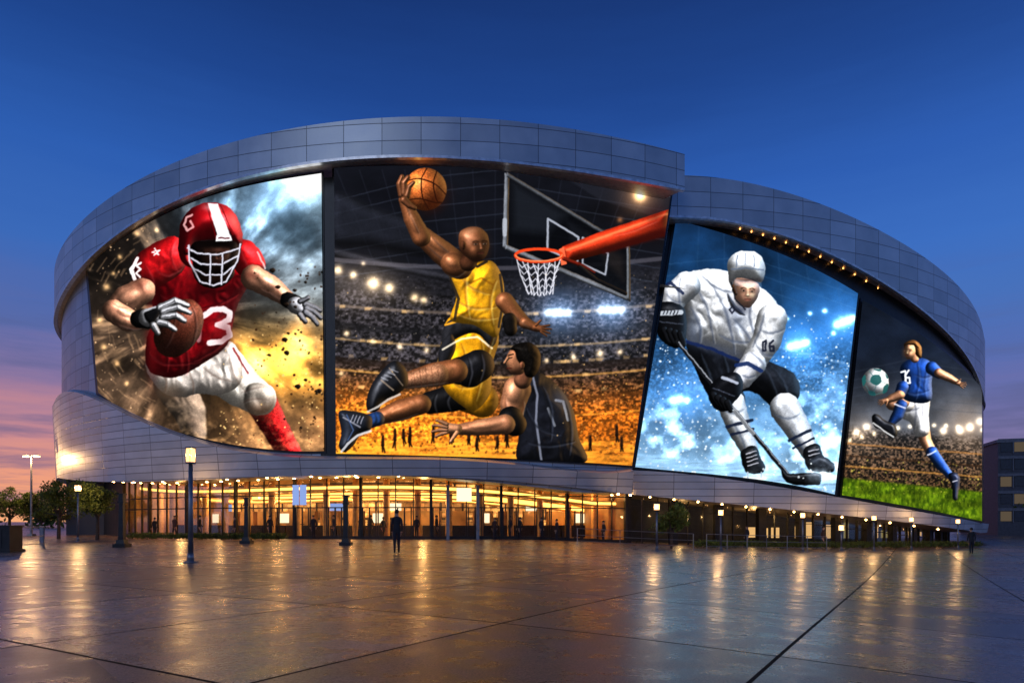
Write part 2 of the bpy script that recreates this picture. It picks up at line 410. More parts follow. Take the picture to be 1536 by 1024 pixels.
def paint_football():
    P = Pic(120, 250, 496, 690); X, Y = P.X, P.Y
    ang = np.arctan2(Y-470, X-290); r = np.hypot(X-290, Y-470)
    st = fbm(ang*7+20, r/70+5, 5, 1); cl = fbm(X/55, Y/45, 5, 3); fine = fbm(X/9, Y/9, 4, 5)
    base = mixc(((.12, .10, .09), 0.5+0*X), ((.66, .82, .95), 2.8*P.G(445, 290, 100, 80)*(0.5+cl)), ((.20, .32, .42), 1.4*P.G(390, 320, 80, 55)),
                ((.60, .66, .70), 1.5*P.G(455, 420, 75, 75)), ((.92, .64, .26), 2.6*P.G(425, 540, 90, 55)*(0.3+cl)), ((.52, .36, .22), 2.0*P.G(400, 640, 130, 50)),
                ((.38, .29, .22), 1.4*P.G(180, 600, 90, 90)))
    k = 0.6+1.0*np.clip((cl-0.3)*1.8, 0, 1); k2 = 0.75+0.8*np.clip((st-.42)*3, 0, 1)
    P.I = base*(k*k2)[..., None]*(0.85+0.35*fine[..., None])
    P.I += (np.clip((st-.55)*5, 0, 1)*P.G(190, 440, 120, 180)*0.4)[..., None]*np.array((1, .78, .55))
    P.I += (np.clip((cl-.5)*4, 0, 1)*P.G(425, 540, 90, 60))[..., None]*np.array((.9, .5, .12))*0.8
    P.glow(470, 268, 34, (.8, .95, 1), .9); P.glow(420, 275, 45, (.5, .7, .9), .45); P.glow(385, 548, 14, (1, .8, .4), .7); P.glow(440, 535, 22, (1, .7, .3), .5)
    for (x, y) in ((205, 350), (180, 385), (160, 430), (235, 345), (150, 480), (175, 545), (190, 575), (156, 520), (170, 410), (215, 330)):
        P.glow(x, y, random.uniform(3, 6), (1, .78, .5), .6)
    for i in range(90):
        a = random.uniform(1.9, 4.3); rr = random.uniform(90, 190); x, y = 290+rr*math.cos(a), 470-rr*math.sin(a)*0.9
        l = random.uniform(6, 26); P.line([(x, y), (x-l*math.sin(a), y-l*math.cos(a))], random.uniform(.4, 1.6), (.75, .58, .42), .32, 2)
    P.flat([(400, 330), (412, 318), (425, 322), (438, 305), (452, 312), (460, 330), (474, 338), (480, 372), (455, 380), (430, 372), (405, 362)], (.12, .2, .26), .4, True, 22)
    P.L = (0.5, -0.65, 0.6); P.rimc = (1, .85, .7); P.rim = .35
    P.limb([(262, 575, 32), (285, 618, 24), (292, 650, 18)], (.70, .60, .52), fold=.5, a=.92, soft=3)
    P.limb([(290, 640, 15), (300, 668, 9)], (.55, .45, .38), a=.6, soft=6)
    P.limb([(392, 602, 24), (412, 640, 20), (440, 688, 17)], (.78, .08, .10), fold=.6, tex=.5, soft=2)
    P.limb([(335, 556, 38), (362, 580, 31), (390, 598, 25)], (.97, .93, .88), fold=.5, w=26, amb=.36)
    P.poly([(218, 545), (260, 540), (310, 532), (345, 512), (362, 538), (360, 575), (330, 592), (300, 590), (270, 596), (240, 585)], (.96, .91, .87), fold=.6, w=26, fs=15, amb=.36)
    P.poly([(372, 578), (395, 575), (412, 592), (405, 614), (380, 622), (366, 604)], (.88, .82, .76), w=16, fold=.4, soft=3)
    P.crease([(300, 545), (325, 565), (352, 572)], [(280, 550), (290, 575), (288, 592)], [(345, 530), (350, 560), (372, 590)], [(240, 555), (250, 572), (246, 588)], c=(.35, .25, .2), a=.6, r=1.2)
    P.crease([(366, 604), (384, 598), (406, 602)], [(362, 590), (376, 584), (396, 580)], c=(.3, .2, .18), a=.5)
    P.line([(350, 522), (372, 560)], 1.6, (.6, .05, .08), .8, 1.5); P.blob(392, 612, 22, 12, (.45, .3, .2), .45); P.blob(250, 590, 25, 12, (.4, .3, .22), .5)
    P.poly([(224, 405), (262, 380), (300, 392), (345, 386), (384, 384), (386, 412), (368, 436), (352, 470), (342, 515), (305, 545), (262, 566), (224, 556), (218, 520), (230, 470)], (.66, .035, .075), fold=.7, w=38, fs=18, fa=.5)
    P.blob(310, 438, 42, 22, (.12, .01, .02), .75); P.blob(345, 460, 14, 40, (.16, .01, .03), .5, .2)
    P.blob(228, 500, 9, 55, (.95, .12, .15), .3)
    P.crease([(240, 440), (262, 452), (300, 452)], [(232, 490), (250, 520), (248, 556)], [(255, 470), (280, 530), (275, 560)], [(355, 440), (330, 455), (300, 462)], [(225, 525), (245, 545), (300, 540)], [(345, 500), (320, 525), (290, 540)], c=(.12, 0, .02), a=.6, r=1.6, hi=(1, .3, .3), ha=.25)
    c = (.90, .86, .86)
    P.line([(305, 474), (318, 465), (334, 463), (345, 469), (343, 480), (326, 487), (342, 491), (345, 503), (332, 512), (314, 514)], 4.2, c, .88, 1.2)
    P.line([(302, 474), (298, 510)], 3.2, c, .4, 2); P.blob(338, 500, 12, 18, (.3, .02, .04), .45)
    P.poly([(203, 386), (225, 368), (262, 354), (280, 378), (276, 404), (250, 424), (222, 432), (202, 424), (196, 404)], (.95, .08, .11), fold=.35, w=28, spec=.3)
    P.poly([(346, 362), (372, 360), (392, 378), (398, 400), (382, 414), (360, 412), (348, 392)], (.93, .07, .10), fold=.35, w=22, spec=.3)
    P.crease([(232, 400), (250, 412), (272, 400)], [(215, 395), (228, 420), (224, 430)], [(262, 362), (256, 385), (266, 404)], [(360, 372), (368, 395), (384, 410)], c=(.3, 0, .02), a=.6, r=1.4, hi=(1, .5, .5), ha=.25)
    P.line([(206, 388), (197, 404), (204, 424)], 2.6, (.92, .9, .9), .9); P.line([(211, 394), (204, 398), (211, 404), (204, 410), (210, 416)], 1.5, (.95, .9, .9), .9)
    P.line([(232, 372), (238, 382), (228, 378), (240, 375), (231, 383)], .9, (.95, .9, .9), .9); P.line([(386, 378), (398, 402)], 1.2, (.95, .9, .9), .7)
    sk = (.86, .58, .45)
    P.limb([(214, 436, 19), (190, 450, 22), (172, 466, 18)], sk, spec=.3, w=19, fold=.2); P.ell(194, 446, 20, 13, -.5, (.92, .64, .5), spec=.35, a=.75, soft=7)
    P.limb([(170, 466, 17), (192, 480, 17), (220, 484, 11)], sk, spec=.4, w=15, fold=.2); P.ell(186, 480, 17, 9, .3, (.92, .64, .5), a=.6, soft=6, spec=.4)
    P.crease([(168, 452), (178, 460), (192, 462)], [(180, 472), (200, 476), (216, 476)], [(176, 484), (196, 492), (210, 490)], c=(.35, .17, .12), a=.55, r=1.2)
    P.limb([(380, 416, 19), (406, 430, 17), (436, 452, 11)], sk, spec=.4, w=16, fold=.2); P.ell(400, 424, 18, 10, .6, (.93, .66, .52), a=.6, soft=6, spec=.4); P.crease([(390, 432), (410, 442), (428, 454)], c=(.35, .17, .12), a=.5, r=1.2)
    P.blob(212, 428, 12, 8, (.3, .1, .08), .5); P.blob(376, 412, 10, 7, (.3, .1, .08), .5)
    P.ell(268, 492, 33, 47, .55, (.42, .18, .12), spec=.5, tex=.35, w=32)
    P.crease([(284, 455), (294, 490), (282, 524)], [(262, 470), (258, 500), (246, 520)], c=(.1, .04, .03), a=.8, r=.9, ha=.1); P.blob(256, 520, 22, 14, (.08, .03, .03), .5, -.5)
    P.limb([(208, 478, 13), (222, 480, 13)], (.06, .06, .07), w=10); P.limb([(222, 476, 14), (244, 470, 13)], (.85, .85, .88), w=11, fold=.4)
    P.poly([(216, 470), (236, 462), (240, 470), (226, 486)], (.08, .08, .09), w=6, soft=2)
    for q in ([(240, 462, 6), (262, 451, 5.5), (281, 458, 4.3)], [(244, 468, 6), (266, 461, 5.3), (284, 469, 4.2)], [(244, 476, 6), (264, 473, 5.2), (277, 481, 4)], [(238, 484, 6), (252, 487, 5), (262, 494, 4)], [(230, 488, 6), (236, 499, 4.6)]):
        P.limb(q, (.90, .90, .93), ao=.7, w=5.5)
        P.line([(q[0][0], q[0][1]), (q[1][0], q[1][1])], .9, (.1, .1, .11), .5)
        P.line([(q[1][0]-1, q[1][1]-4), (q[1][0]+1, q[1][1]+4)], .6, (.2, .2, .22), .5)
    P.limb([(432, 450, 12), (444, 456, 13)], (.06, .06, .07), w=10); P.limb([(444, 458, 13), (458, 464, 12)], (.75, .75, .78), w=11, fold=.4)
    for q in ([(458, 456, 5), (470, 460, 4.5), (480, 466, 3.6)], [(460, 462, 5), (472, 468, 4.5), (481, 477, 3.6)], [(458, 468, 5), (469, 476, 4.5), (476, 486, 3.6)], [(450, 472, 4.5), (458, 482, 3.8)], [(450, 452, 4.5), (462, 447, 3.6)]):
        P.limb(q, (.62, .62, .66), ao=.7, w=4)
    P.poly([(290, 392), (316, 384), (345, 390), (352, 410), (335, 428), (312, 432), (292, 418)], (.14, .07, .05), w=16)
    P.poly([(268, 360), (272, 332), (290, 311), (316, 304), (342, 310), (358, 330), (364, 356), (360, 372), (346, 362), (318, 360), (296, 364), (286, 384), (290, 402), (276, 396), (268, 380)], (.82, .05, .09), spec=.9, w=36, tex=.03, bl=3)
    P.poly([(288, 366), (318, 360), (352, 362), (358, 380), (350, 400), (330, 410), (302, 406), (286, 388)], (.06, .03, .03), w=18)
    P.poly([(302, 374), (325, 370), (345, 374), (341, 396), (322, 406), (305, 396)], (.30, .16, .12), w=14, a=.75, soft=5)
    face(P, 324, 384, 19, 0, (.34, .19, .14), .1, 1)
    P.blob(322, 366, 34, 7, (.03, .02, .02), .85)
    P.flat([(312, 305), (327, 306), (345, 352), (346, 361), (328, 361), (322, 340)], (.93, .93, .95)); P.line([(309, 306), (319, 338), (325, 360)], 1.0, (.45, .02, .04), .8)
    P.line([(331, 308), (350, 352)], 1.0, (.5, .02, .04), .8); P.blob(318, 312, 12, 5, (1, 1, 1), .5, .1); P.blob(350, 332, 6, 14, (1, .55, .5), .55, -.4)
    P.flat([(324, 353), (346, 353), (348, 361), (324, 362)], (.9, .9, .92)); P.line([(328, 357), (343, 357)], 1.3, (.35, .05, .08), .8)
    P.line([(288, 322), (280, 326), (276, 338), (282, 346), (290, 340), (286, 332)], 1.6, (.92, .72, .72), .7); P.ell(280, 378, 5, 5, 0, (.5, .04, .06), w=4)
    wb = (.74, .74, .79)
    for q in ([(282, 372), (296, 380), (326, 382), (360, 372)], [(284, 386), (302, 396), (332, 397), (357, 384)], [(290, 402), (308, 412), (334, 412), (352, 398)], [(300, 422), (320, 428), (338, 422)], [(283, 368), (284, 392), (300, 422)], [(361, 366), (356, 392), (339, 422)], [(316, 382), (315, 427)], [(334, 381), (332, 426)]):
        P.line([(x+.7, y+1.5) for x, y in q], 1.2, (.05, .04, .05), .6, 1.5); P.line(q, 1.2, wb, .95)
    P.blob(288, 410, 10, 10, (.05, .03, .03), .4)
    P.I += (np.clip((fbm(X/14, Y/10, 4, 6)-.5)*3, 0, 1)*P.G(360, 665, 150, 34)*.5)[..., None]*np.array((.9, .68, .42))
    P.I += (np.clip((fbm(X/20, Y/16, 4, 7)-.5)*3, 0, 1)*P.G(240, 625, 70, 40)*.5)[..., None]*np.array((.8, .65, .5))
    P.specks(200, (380, 400, 490, 680), .5, 2.0, (.20, .11, .06)); P.specks(220, (330, 500, 490, 680), .4, 1.5, (1, .8, .5)); P.specks(120, (140, 300, 230, 680), .4, 1.4, (.75, .6, .45))
    for _ in range(26):
        x, y = random.uniform(400, 485), random.uniform(400, 660); q = random.uniform(1.5, 5)
        P.poly([(x-q, y), (x, y-q*.7), (x+q*.9, y-q*.1), (x+q*.2, y+q*.8)], (.18, .13, .10), w=3)
    return P

def paint_basket():
    P = Pic(494, 240, 1014, 708); X, Y = P.X, P.Y; P.warp = .45; P.lc = .2
    yy = Y+((X-740)/250)**2*14
    fine = fbm(X/4.0, Y/3.2, 3, 1); big = fbm(X/70, Y/40, 4, 2)
    lo = np.clip((yy-550)/80, 0, 1); mid = np.clip((yy-395)/60, 0, 1)
    P.I = mixc(((.06, .065, .09), (1-mid)), ((.20, .19, .21), mid*(1-lo)), ((.74, .38, .10), lo*1.0))
    crowd = np.clip((fine-.34)*2.9, 0, 1.3); P.I *= (1-mid*.62+mid*crowd*.78)[..., None]*(0.60+.9*big)[..., None]
    for k in range(7):
        c = 262+k*22; P.line([(500, c+40-k*3), (640, c+4), (760, c-8), (1010, c+34)], .8, (.24, .27, .34), .4, 1.5)
    for k in range(16):
        x = 505+k*34; P.line([(x, 255), (740+(x-740)*.75, 400)], .7, (.2, .22, .29), .25, 1.5)
    P.flat([(840, 262), (900, 300), (1000, 330), (1006, 292), (930, 275)], (.13, .14, .18), .6, soft=3)
    P.poly([(500, 290), (560, 310), (640, 340), (660, 385), (560, 372), (500, 362)], (.15, .16, .20), w=20, a=.7, soft=10)
    P.poly([(500, 372), (580, 392), (690, 415), (690, 425), (580, 404), (500, 384)], (.26, .26, .30), w=6, a=.6, soft=5)
    for k, (yt, col, th) in enumerate(((402, (.34, .33, .37), 3), (440, (.10, .10, .12), 4), (470, (.46, .40, .36), 2.0), (500, (.08, .08, .09), 5), (520, (.66, .53, .36), 1.4), (552, (.14, .1, .08), 5), (566, (.85, .6, .28), 1.3), (600, (.3, .16, .06), 3), (626, (.9, .6, .2), 1.0))):
        d = np.abs(yy-yt)-th; m = np.clip(.6-d/2, 0, 1)[..., None]*.6; P.I = P.I*(1-m)+np.array(col)*m
    for k in range(110):
        x = random.uniform(502, 1000); y0 = random.choice((472, 520, 545, 566, 590)); y = y0-((x-740)/250)**2*14
        P.flat([(x, y-3), (x+random.uniform(4, 13), y-3), (x+8, y+1.5), (x, y+1.5)], (.92, .72, .45), random.uniform(.15, .6), soft=2)
    fl = np.clip((Y-655)/10, 0, 1)*np.clip((fbm(X/40, Y/5, 3, 5)-.1)*1.6, 0, 1); P.I = P.I*(1-fl[..., None])+np.array((.98, .62, .18))*fl[..., None]
    P.I += (P.G(600, 640, 150, 55)*.42)[..., None]*np.array((1, .55, .12)); P.I += (P.G(900, 640, 110, 40)*.25)[..., None]*np.array((1, .5, .12))
    P.I += (P.G(880, 470, 90, 40)*.16)[..., None]*np.array((.5, .7, 1)); P.I += (P.G(540, 430, 60, 40)*.2)[..., None]*np.array((1, .85, .7))
    P.specks(500, (500, 560, 1000, 668), .5, 1.2, (1, .72, .32), .6); P.specks(260, (500, 410, 1000, 540), .4, .9, (.8, .74, .68), .45); P.specks(400, (500, 590, 1000, 680), .8, 2.2, (.22, .10, .04), .6)
    for i in range(24):
        x = random.uniform(505, 940); y = random.uniform(650, 670); h_ = random.uniform(7, 12); s_ = random.uniform(-2, 2)
        P.limb([(x, y-h_, 2.2), (x, y, 2.6)], (.22, .12, .08), w=3, soft=2); P.limb([(x, y, 1.6), (x-1.5+s_, y+h_, 1.0)], (.14, .08, .05), w=3, soft=2); P.limb([(x, y, 1.6), (x+2+s_, y+h_, 1.0)], (.14, .08, .05), w=3, soft=2)
        P.ell(x, y-h_-3, 2, 2.4, 0, (.35, .2, .12))
    for (x, y, r, a) in ((507, 405, 6, 1), (530, 412, 5, .9), (560, 425, 9, 1.1), (584, 432, 7, 1), (622, 446, 6, .8), (636, 450, 5, .8), (520, 500, 4, .8), (560, 512, 4, .7), (545, 395, 3, .6), (600, 520, 4, .7), (640, 525, 4, .7), (860, 535, 4, .8), (900, 530, 5, .8), (930, 528, 4, .7), (820, 540, 3, .7), (512, 560, 4, .6)):
        P.glow(x, y, r, (1, .85, .62), a)
    for x0 in (822, 832, 842, 852, 902, 912, 922, 932): P.glow(x0, 469 if x0 < 880 else 465, 5, (.85, .95, 1), 1.0)
    P.glow(838, 469, 30, (.35, .5, .7), .5); P.glow(918, 465, 30, (.35, .5, .7), .5)
    P.glow(960, 293, 9, (1, .8, .5), 1.2); P.glow(960, 293, 26, (.9, .55, .3), .35); P.glow(930, 330, 4, (1, .6, .3), .4)
    P.L = (-0.55, -0.5, 0.62); P.rimc = (1, .7, .35); P.rim = .5
    # glass backboard: dark pane with soft reflections and a moulded metal frame
    P.flat([(760, 262), (943, 372), (944, 451), (757, 371)], (.03, .035, .05), .86)
    P.flat([(768, 272), (850, 322), (820, 350), (770, 345)], (.17, .19, .23), .45, False, 16); P.flat([(880, 350), (935, 384), (935, 420), (915, 400)], (.24, .20, .18), .35, False, 12); P.flat([(850, 330), (885, 352), (860, 380)], (.10, .11, .14), .5, False, 8)
    P.poly([(757, 259), (764, 262), (762, 368), (758, 374), (754, 370)], (.50, .52, .56), smooth=False, w=3)
    P.poly([(758, 374), (758, 366), (943, 443), (946, 453)], (.50, .52, .56), smooth=False, w=3)
    P.poly([(760, 258), (944, 369), (943, 375), (760, 265)], (.40, .42, .46), smooth=False, w=3)
    P.poly([(940, 368), (945, 370), (946, 452), (940, 448)], (.45, .47, .5), smooth=False, w=3)
    for q, w_ in (([(822, 328), (821, 374), (866, 394), (868, 356), (822, 328)], 1.9), ([(874, 356), (874, 396), (908, 412), (912, 380), (874, 356)], 1.6)):
        P.line([(x+1.5, y+1.8) for x, y in q], w_*.8, (.10, .11, .14), .8); P.line(q, w_*.8, (.62, .64, .69), .92)
    P.line([(757, 330), (757, 352)], 3.2, (.62, .64, .68), .9); P.limb([(868, 398, 3), (895, 420, 3), (938, 440, 3)], (.1, .1, .12))
    P.poly([(843, 370), (900, 348), (1003, 314), (1003, 352), (905, 380), (848, 395)], (.88, .22, .10), smooth=False, w=16, spec=.2)
    P.line([(850, 375), (1000, 321)], 1.6, (1, .58, .36), .7, 3); P.flat([(900, 374), (1003, 339), (1003, 354), (905, 381)], (.24, .05, .04), .7, soft=5); P.flat([(838, 374), (846, 370), (850, 396), (842, 398)], (.95, .4, .25))
    P.blob(985, 332, 16, 22, (.2, .04, .04), .5); P.crease([(920, 352), (950, 345), (985, 330)], c=(.4, .05, .03), a=.5)
    P.limb([(846, 388, 3), (868, 396, 3)], (.6, .14, .08), w=3); P.line([(868, 394), (892, 408)], 1.5, (.35, .1, .06))
    for i in range(9):
        u = i/8; x0 = 775+u*66; x1 = 793+u*36; m = (x0+x1)/2+(3 if i % 2 else -3)
        P.line([(x0, 388+math.sin(u*math.pi)*8), (m, 412), (x1, 443-abs(u-.5)*4)], .8, (.86, .86, .9), .9)
    for j in range(5):
        y = 396+j*10; k = j/5; xa, xb = 777+k*15, 840-k*14
        P.line([(xa+(xb-xa)*i/10, y+(4 if i % 2 else -2)+math.sin(i/10*math.pi)*4) for i in range(11)], .7, (.84, .84, .88), .85)
    th = np.linspace(0, 2*math.pi, 40)
    P.line([(808+35*math.cos(t), 383+9.5*math.sin(t)) for t in th], 2.2, (.88, .25, .10)); P.line([(808+35*math.cos(t), 382+9.5*math.sin(t)) for t in th[:20]], .8, (1, .55, .35))
    sk = (.60, .35, .21); skh = (.78, .48, .30); ck = (.10, .04, .02)
    P.limb([(722, 600, 26), (700, 596, 22)], (.95, .62, .08), w=20, fold=.5)
    P.limb([(700, 592, 22), (672, 598, 20), (645, 604, 17)], (.08, .08, .09), w=18, spec=.2); P.crease([(680, 585), (670, 600), (676, 614)], [(655, 590), (650, 604), (655, 618)], c=(0, 0, 0), a=.6, r=1.2, hi=(.6, .6, .65), ha=.3)
    P.limb([(632, 606, 15), (600, 615, 16), (556, 631, 9)], sk, w=15, spec=.4, fold=.15); P.ell(606, 614, 24, 9, -.3, skh, a=.55, soft=6, spec=.4); P.crease([(625, 618), (600, 628), (565, 636)], c=ck, a=.5)
    P.limb([(566, 628, 11), (545, 634, 11)], (.14, .25, .46), w=9, fold=.5)
    P.poly([(508, 618), (528, 616), (556, 624), (556, 644), (540, 652), (530, 668), (516, 678), (508, 668), (512, 648)], (.13, .15, .20), w=14, spec=.4)
    P.line([(512, 677), (522, 665), (536, 653), (556, 646)], 1.8, (.8, .8, .82), .85); P.line([(515, 626), (540, 640)], 1.2, (.7, .7, .75), .6); P.line([(520, 622), (530, 645), (522, 660)], 1.0, (.3, .4, .6), .7)
    for k in range(4): P.line([(530+k*5, 622+k), (526+k*5, 632+k)], .7, (.75, .75, .8), .7)
    P.poly([(672, 478), (705, 470), (742, 488), (748, 512), (738, 548), (735, 590), (712, 616), (690, 606), (668, 585), (656, 552), (662, 515)], (1.0, .68, .09), w=30, fold=.7, fs=18, amb=.36)
    P.poly([(668, 486), (700, 474), (744, 494), (738, 520), (715, 500), (690, 505), (664, 520)], (.16, .16, .18), w=12, fold=.4)
    P.poly([(660, 520), (676, 500), (684, 520), (672, 545), (658, 548)], (.14, .14, .16), w=9)
    P.line([(664, 524), (692, 508), (716, 505), (738, 522)], 1.4, (.95, .9, .8), .8); P.line([(668, 487), (704, 477), (744, 494)], 1.6, (.95, .65, .15), .9)
    P.crease([(690, 515), (700, 550), (690, 585)], [(720, 512), (724, 550), (712, 600)], [(736, 530), (716, 545), (700, 545)], [(665, 560), (690, 580), (715, 575)], [(740, 505), (732, 530), (728, 560)], c=(.35, .16, 0), a=.6, r=1.6, hi=(1, .9, .5), ha=.35)
    P.limb([(718, 548, 24), (704, 556, 25), (690, 556, 21)], (.085, .085, .10), w=22, spec=.25); P.crease([(700, 535), (706, 556), (700, 578)], [(688, 540), (684, 556), (690, 572)], [(720, 530), (724, 550), (718, 570)], c=(0, 0, 0), a=.6, r=1.2, hi=(.6, .6, .68), ha=.35)
    P.limb([(684, 556, 18), (650, 562, 18), (602, 572, 11)], sk, w=16, spec=.4); P.ell(655, 560, 26, 11, -.15, skh, a=.55, soft=7, spec=.4)
    P.limb([(656, 562, 17), (612, 572, 12)], (.74, .54, .42), w=14, a=.6, tex=.4, soft=3); P.crease([(670, 572), (640, 576), (606, 580)], c=ck, a=.5)
    for k in range(5): P.line([(620+k*9, 554-k*1.2), (624+k*9, 584-k*.6)], .6, (.3, .15, .1), .4, 1.5)
    P.poly([(550, 598), (560, 572), (580, 548), (594, 541), (608, 552), (612, 574), (598, 590), (578, 600), (566, 616), (552, 616)], (.12, .125, .15), w=16, spec=.5)
    P.line([(552, 617), (568, 609), (582, 599), (600, 591)], 1.6, (.75, .72, .7), .85); P.line([(572, 570), (590, 585)], 1.2, (.7, .6, .5), .6); P.line([(584, 552), (604, 578)], 1.0, (.7, .6, .5), .5)
    for k in range(4): P.line([(572+k*5, 566-k*4), (582+k*5, 570-k*4)], .7, (.7, .7, .74), .6)
    P.poly([(668, 392), (688, 384), (712, 392), (738, 392), (752, 412), (757, 446), (752, 486), (742, 506), (712, 488), (676, 480), (684, 448), (676, 420)], (1.0, .70, .11), w=34, fold=.55, fs=18, fa=.3, amb=.38)
    P.line([(676, 420), (688, 448), (682, 478)], 2.2, (.14, .12, .12), .85); P.line([(700, 388), (716, 400), (730, 392)], 2.0, (.12, .1, .1), .9); P.line([(750, 412), (755, 450), (748, 490)], 1.8, (.14, .12, .12), .8)
    P.line([(668, 392), (676, 408), (676, 420)], 1.8, (.14, .12, .12), .8)
    P.line([(706, 424), (722, 417), (738, 426)], 1.6, (.45, .25, .05), .5, 1.6); P.line([(712, 436), (734, 436)], 3.2, (.4, .22, .05), .22, 3)
    P.crease([(690, 410), (705, 430), (735, 440)], [(688, 450), (710, 462), (745, 458)], [(684, 468), (712, 478), (745, 475)], [(745, 420), (735, 450), (740, 485)], [(700, 400), (698, 440), (704, 475)], c=(.40, .18, 0), a=.55, r=1.7, hi=(1, .95, .6), ha=.4)
    P.limb([(757, 452, 14), (772, 470, 12), (788, 484, 9)], sk, w=12, spec=.4); P.limb([(788, 484, 9), (806, 492, 6)], sk, w=7, spec=.4); hand(P, 803, 491, .25, 24, sk, .7); P.crease([(764, 464), (776, 478), (792, 490)], c=ck, a=.5)
    P.limb([(764, 480, 11), (766, 494, 10)], (.09, .08, .08), w=9)
    P.limb([(690, 400, 19), (662, 378, 18), (634, 354, 14)], sk, w=17, spec=.5); P.ell(656, 366, 20, 9, .7, skh, a=.65, soft=6, spec=.6); P.crease([(640, 368), (660, 386), (684, 402)], [(648, 356), (664, 372), (676, 380)], c=ck, a=.6, r=1.3)
    P.limb([(632, 356, 14), (618, 328, 12.5), (606, 300, 8)], sk, w=12, spec=.5); P.ell(621, 334, 7, 17, -.4, skh, a=.55, soft=5, spec=.5); P.crease([(628, 350), (616, 325), (608, 306)], c=ck, a=.5)
    P.ell(682, 398, 22, 18, .5, sk, spec=.4, w=18); P.ell(678, 392, 13, 9, .6, skh, a=.6, soft=6, spec=.5); P.crease([(668, 408), (684, 414), (698, 402)], c=ck, a=.5)
    P.limb([(702, 394, 13), (710, 380, 12)], (.38, .22, .14), w=11)
    hc = (.55, .32, .20)
    P.poly([(688, 362), (690, 348), (702, 341), (718, 341), (730, 350), (734, 364), (732, 378), (725, 389), (713, 393), (700, 386), (691, 376)], hc, w=22, spec=.7, bl=2.5)
    P.blob(694, 380, 8, 12, (.12, .06, .04), .7); P.blob(703, 348, 12, 5, (.9, .66, .5), .45, -.3)
    P.ell(695, 368, 4, 6.5, 0, (.42, .24, .15)); P.blob(696, 369, 2, 3, (.12, .05, .03), .8); face(P, 716, 368, 20, -.05, hc, .75, -1, (.34, .15, .12))
    P.blob(716, 389, 11, 5, (.10, .05, .04), .7)
    P.ell(638, 284, 32, 32, 0, (.92, .46, .20), spec=.25, tex=.35, w=32)
    P.blob(652, 302, 22, 14, (.25, .08, .03), .55, -.7)
    for q in ([(608, 272), (628, 268), (652, 276), (669, 292)], [(640, 253), (632, 270), (634, 296), (644, 315)], [(612, 300), (630, 298), (652, 304), (662, 304)], [(655, 257), (650, 276), (655, 300), (662, 304)]): P.line([tuple(p) for p in smooth_pts(q)[6:13]], .9, (.16, .06, .03), .9); P.line([tuple(p) for p in smooth_pts([q[0]]+q+[q[-1]])[6:25]], .9, (.16, .06, .03), .9)
    for q in ([(603, 292, 6), (599, 276, 4.5), (603, 265, 3.5)], [(607, 290, 6), (606, 274, 4.5), (612, 266, 3.5)], [(610, 294, 5), (614, 280, 4), (620, 274, 3)], [(606, 300, 6), (614, 308, 5), (622, 312, 3.5)]): P.limb(q, (.50, .29, .18), w=5, spec=.4)
    # defender, seen from behind, looking up
    ds = (.74, .48, .34); dh = (.90, .62, .45)
    P.poly([(768, 574), (788, 560), (812, 560), (842, 584), (860, 616), (868, 655), (876, 694), (782, 694), (778, 655), (780, 625), (788, 598), (780, 584)], (.075, .08, .105), w=34, fold=.8, fs=18, rim=.5, amb=.5)
    P.line([(799, 564), (806, 592), (804, 630), (812, 690)], 1.7, (.60, .62, .7), .65, 1.4)
    P.line([(834, 600), (845, 602), (852, 630)], 2.0, (.75, .77, .82), .6, 1.3); P.line([(822, 612), (832, 638)], 1.8, (.75, .77, .82), .45, 1.4)
    P.crease([(812, 580), (826, 615), (824, 660)], [(790, 610), (806, 640), (840, 650)], [(846, 600), (856, 640), (852, 680)], [(790, 660), (820, 668), (862, 660)], c=(.01, .01, .02), a=.7, r=1.7, hi=(.5, .55, .68), ha=.3)
    P.blob(842, 598, 12, 16, (.32, .34, .42), .4, -.6)
    P.limb([(776, 584, 21), (769, 606, 19), (769, 624, 16)], ds, w=18, spec=.4); P.ell(772, 588, 15, 18, .1, dh, a=.7, soft=6, spec=.5); P.crease([(758, 598), (759, 612), (762, 624)], [(784, 600), (785, 612), (780, 624)], c=(.25, .1, .06), a=.6, r=1.2)
    P.limb([(766, 628, 19), (772, 636, 18)], (.06, .06, .07), w=16, spec=.15); P.limb([(758, 636, 15), (720, 641, 12), (685, 644, 8)], ds, w=13, spec=.4); P.ell(728, 637, 24, 7, -.1, dh, a=.6, soft=5); hand(P, 686, 643, 3.2, 38, dh, .6, -.15)
    P.limb([(790, 556, 11), (784, 570, 13)], (.50, .31, .22), w=10)
    P.poly([(762, 530), (769, 522), (781, 523), (790, 546), (784, 560), (772, 562), (764, 556), (759, 543)], (.72, .47, .33), w=13)
    P.poly([(765, 524), (774, 516), (790, 513), (804, 519), (811, 533), (809, 552), (800, 565), (789, 564), (784, 550), (776, 540), (772, 527)], (.06, .05, .045), w=16, fold=.8, fs=4, tex=.5, spec=.15)
    P.ell(783, 548, 4, 6, 0, (.62, .38, .27)); P.blob(784, 548, 2, 3, (.2, .1, .06), .7)
    P.limb([(762, 537, 2.4), (757, 544, 1.9)], (.76, .52, .37), w=3); P.line([(763, 533), (770, 531)], 1.0, (.06, .04, .03), .9); P.line([(764, 537), (768, 536)], .8, (.08, .05, .04), .9); P.line([(760.5, 552), (767, 552)], .9, (.3, .1, .08), .9); P.blob(774, 555, 8, 7, (.15, .08, .05), .5); P.blob(768, 560, 7, 3, (.1, .06, .05), .5)
    P.specks(120, (500, 400, 1000, 690), .5, 1.2, (1, .8, .5), .7)
    return P

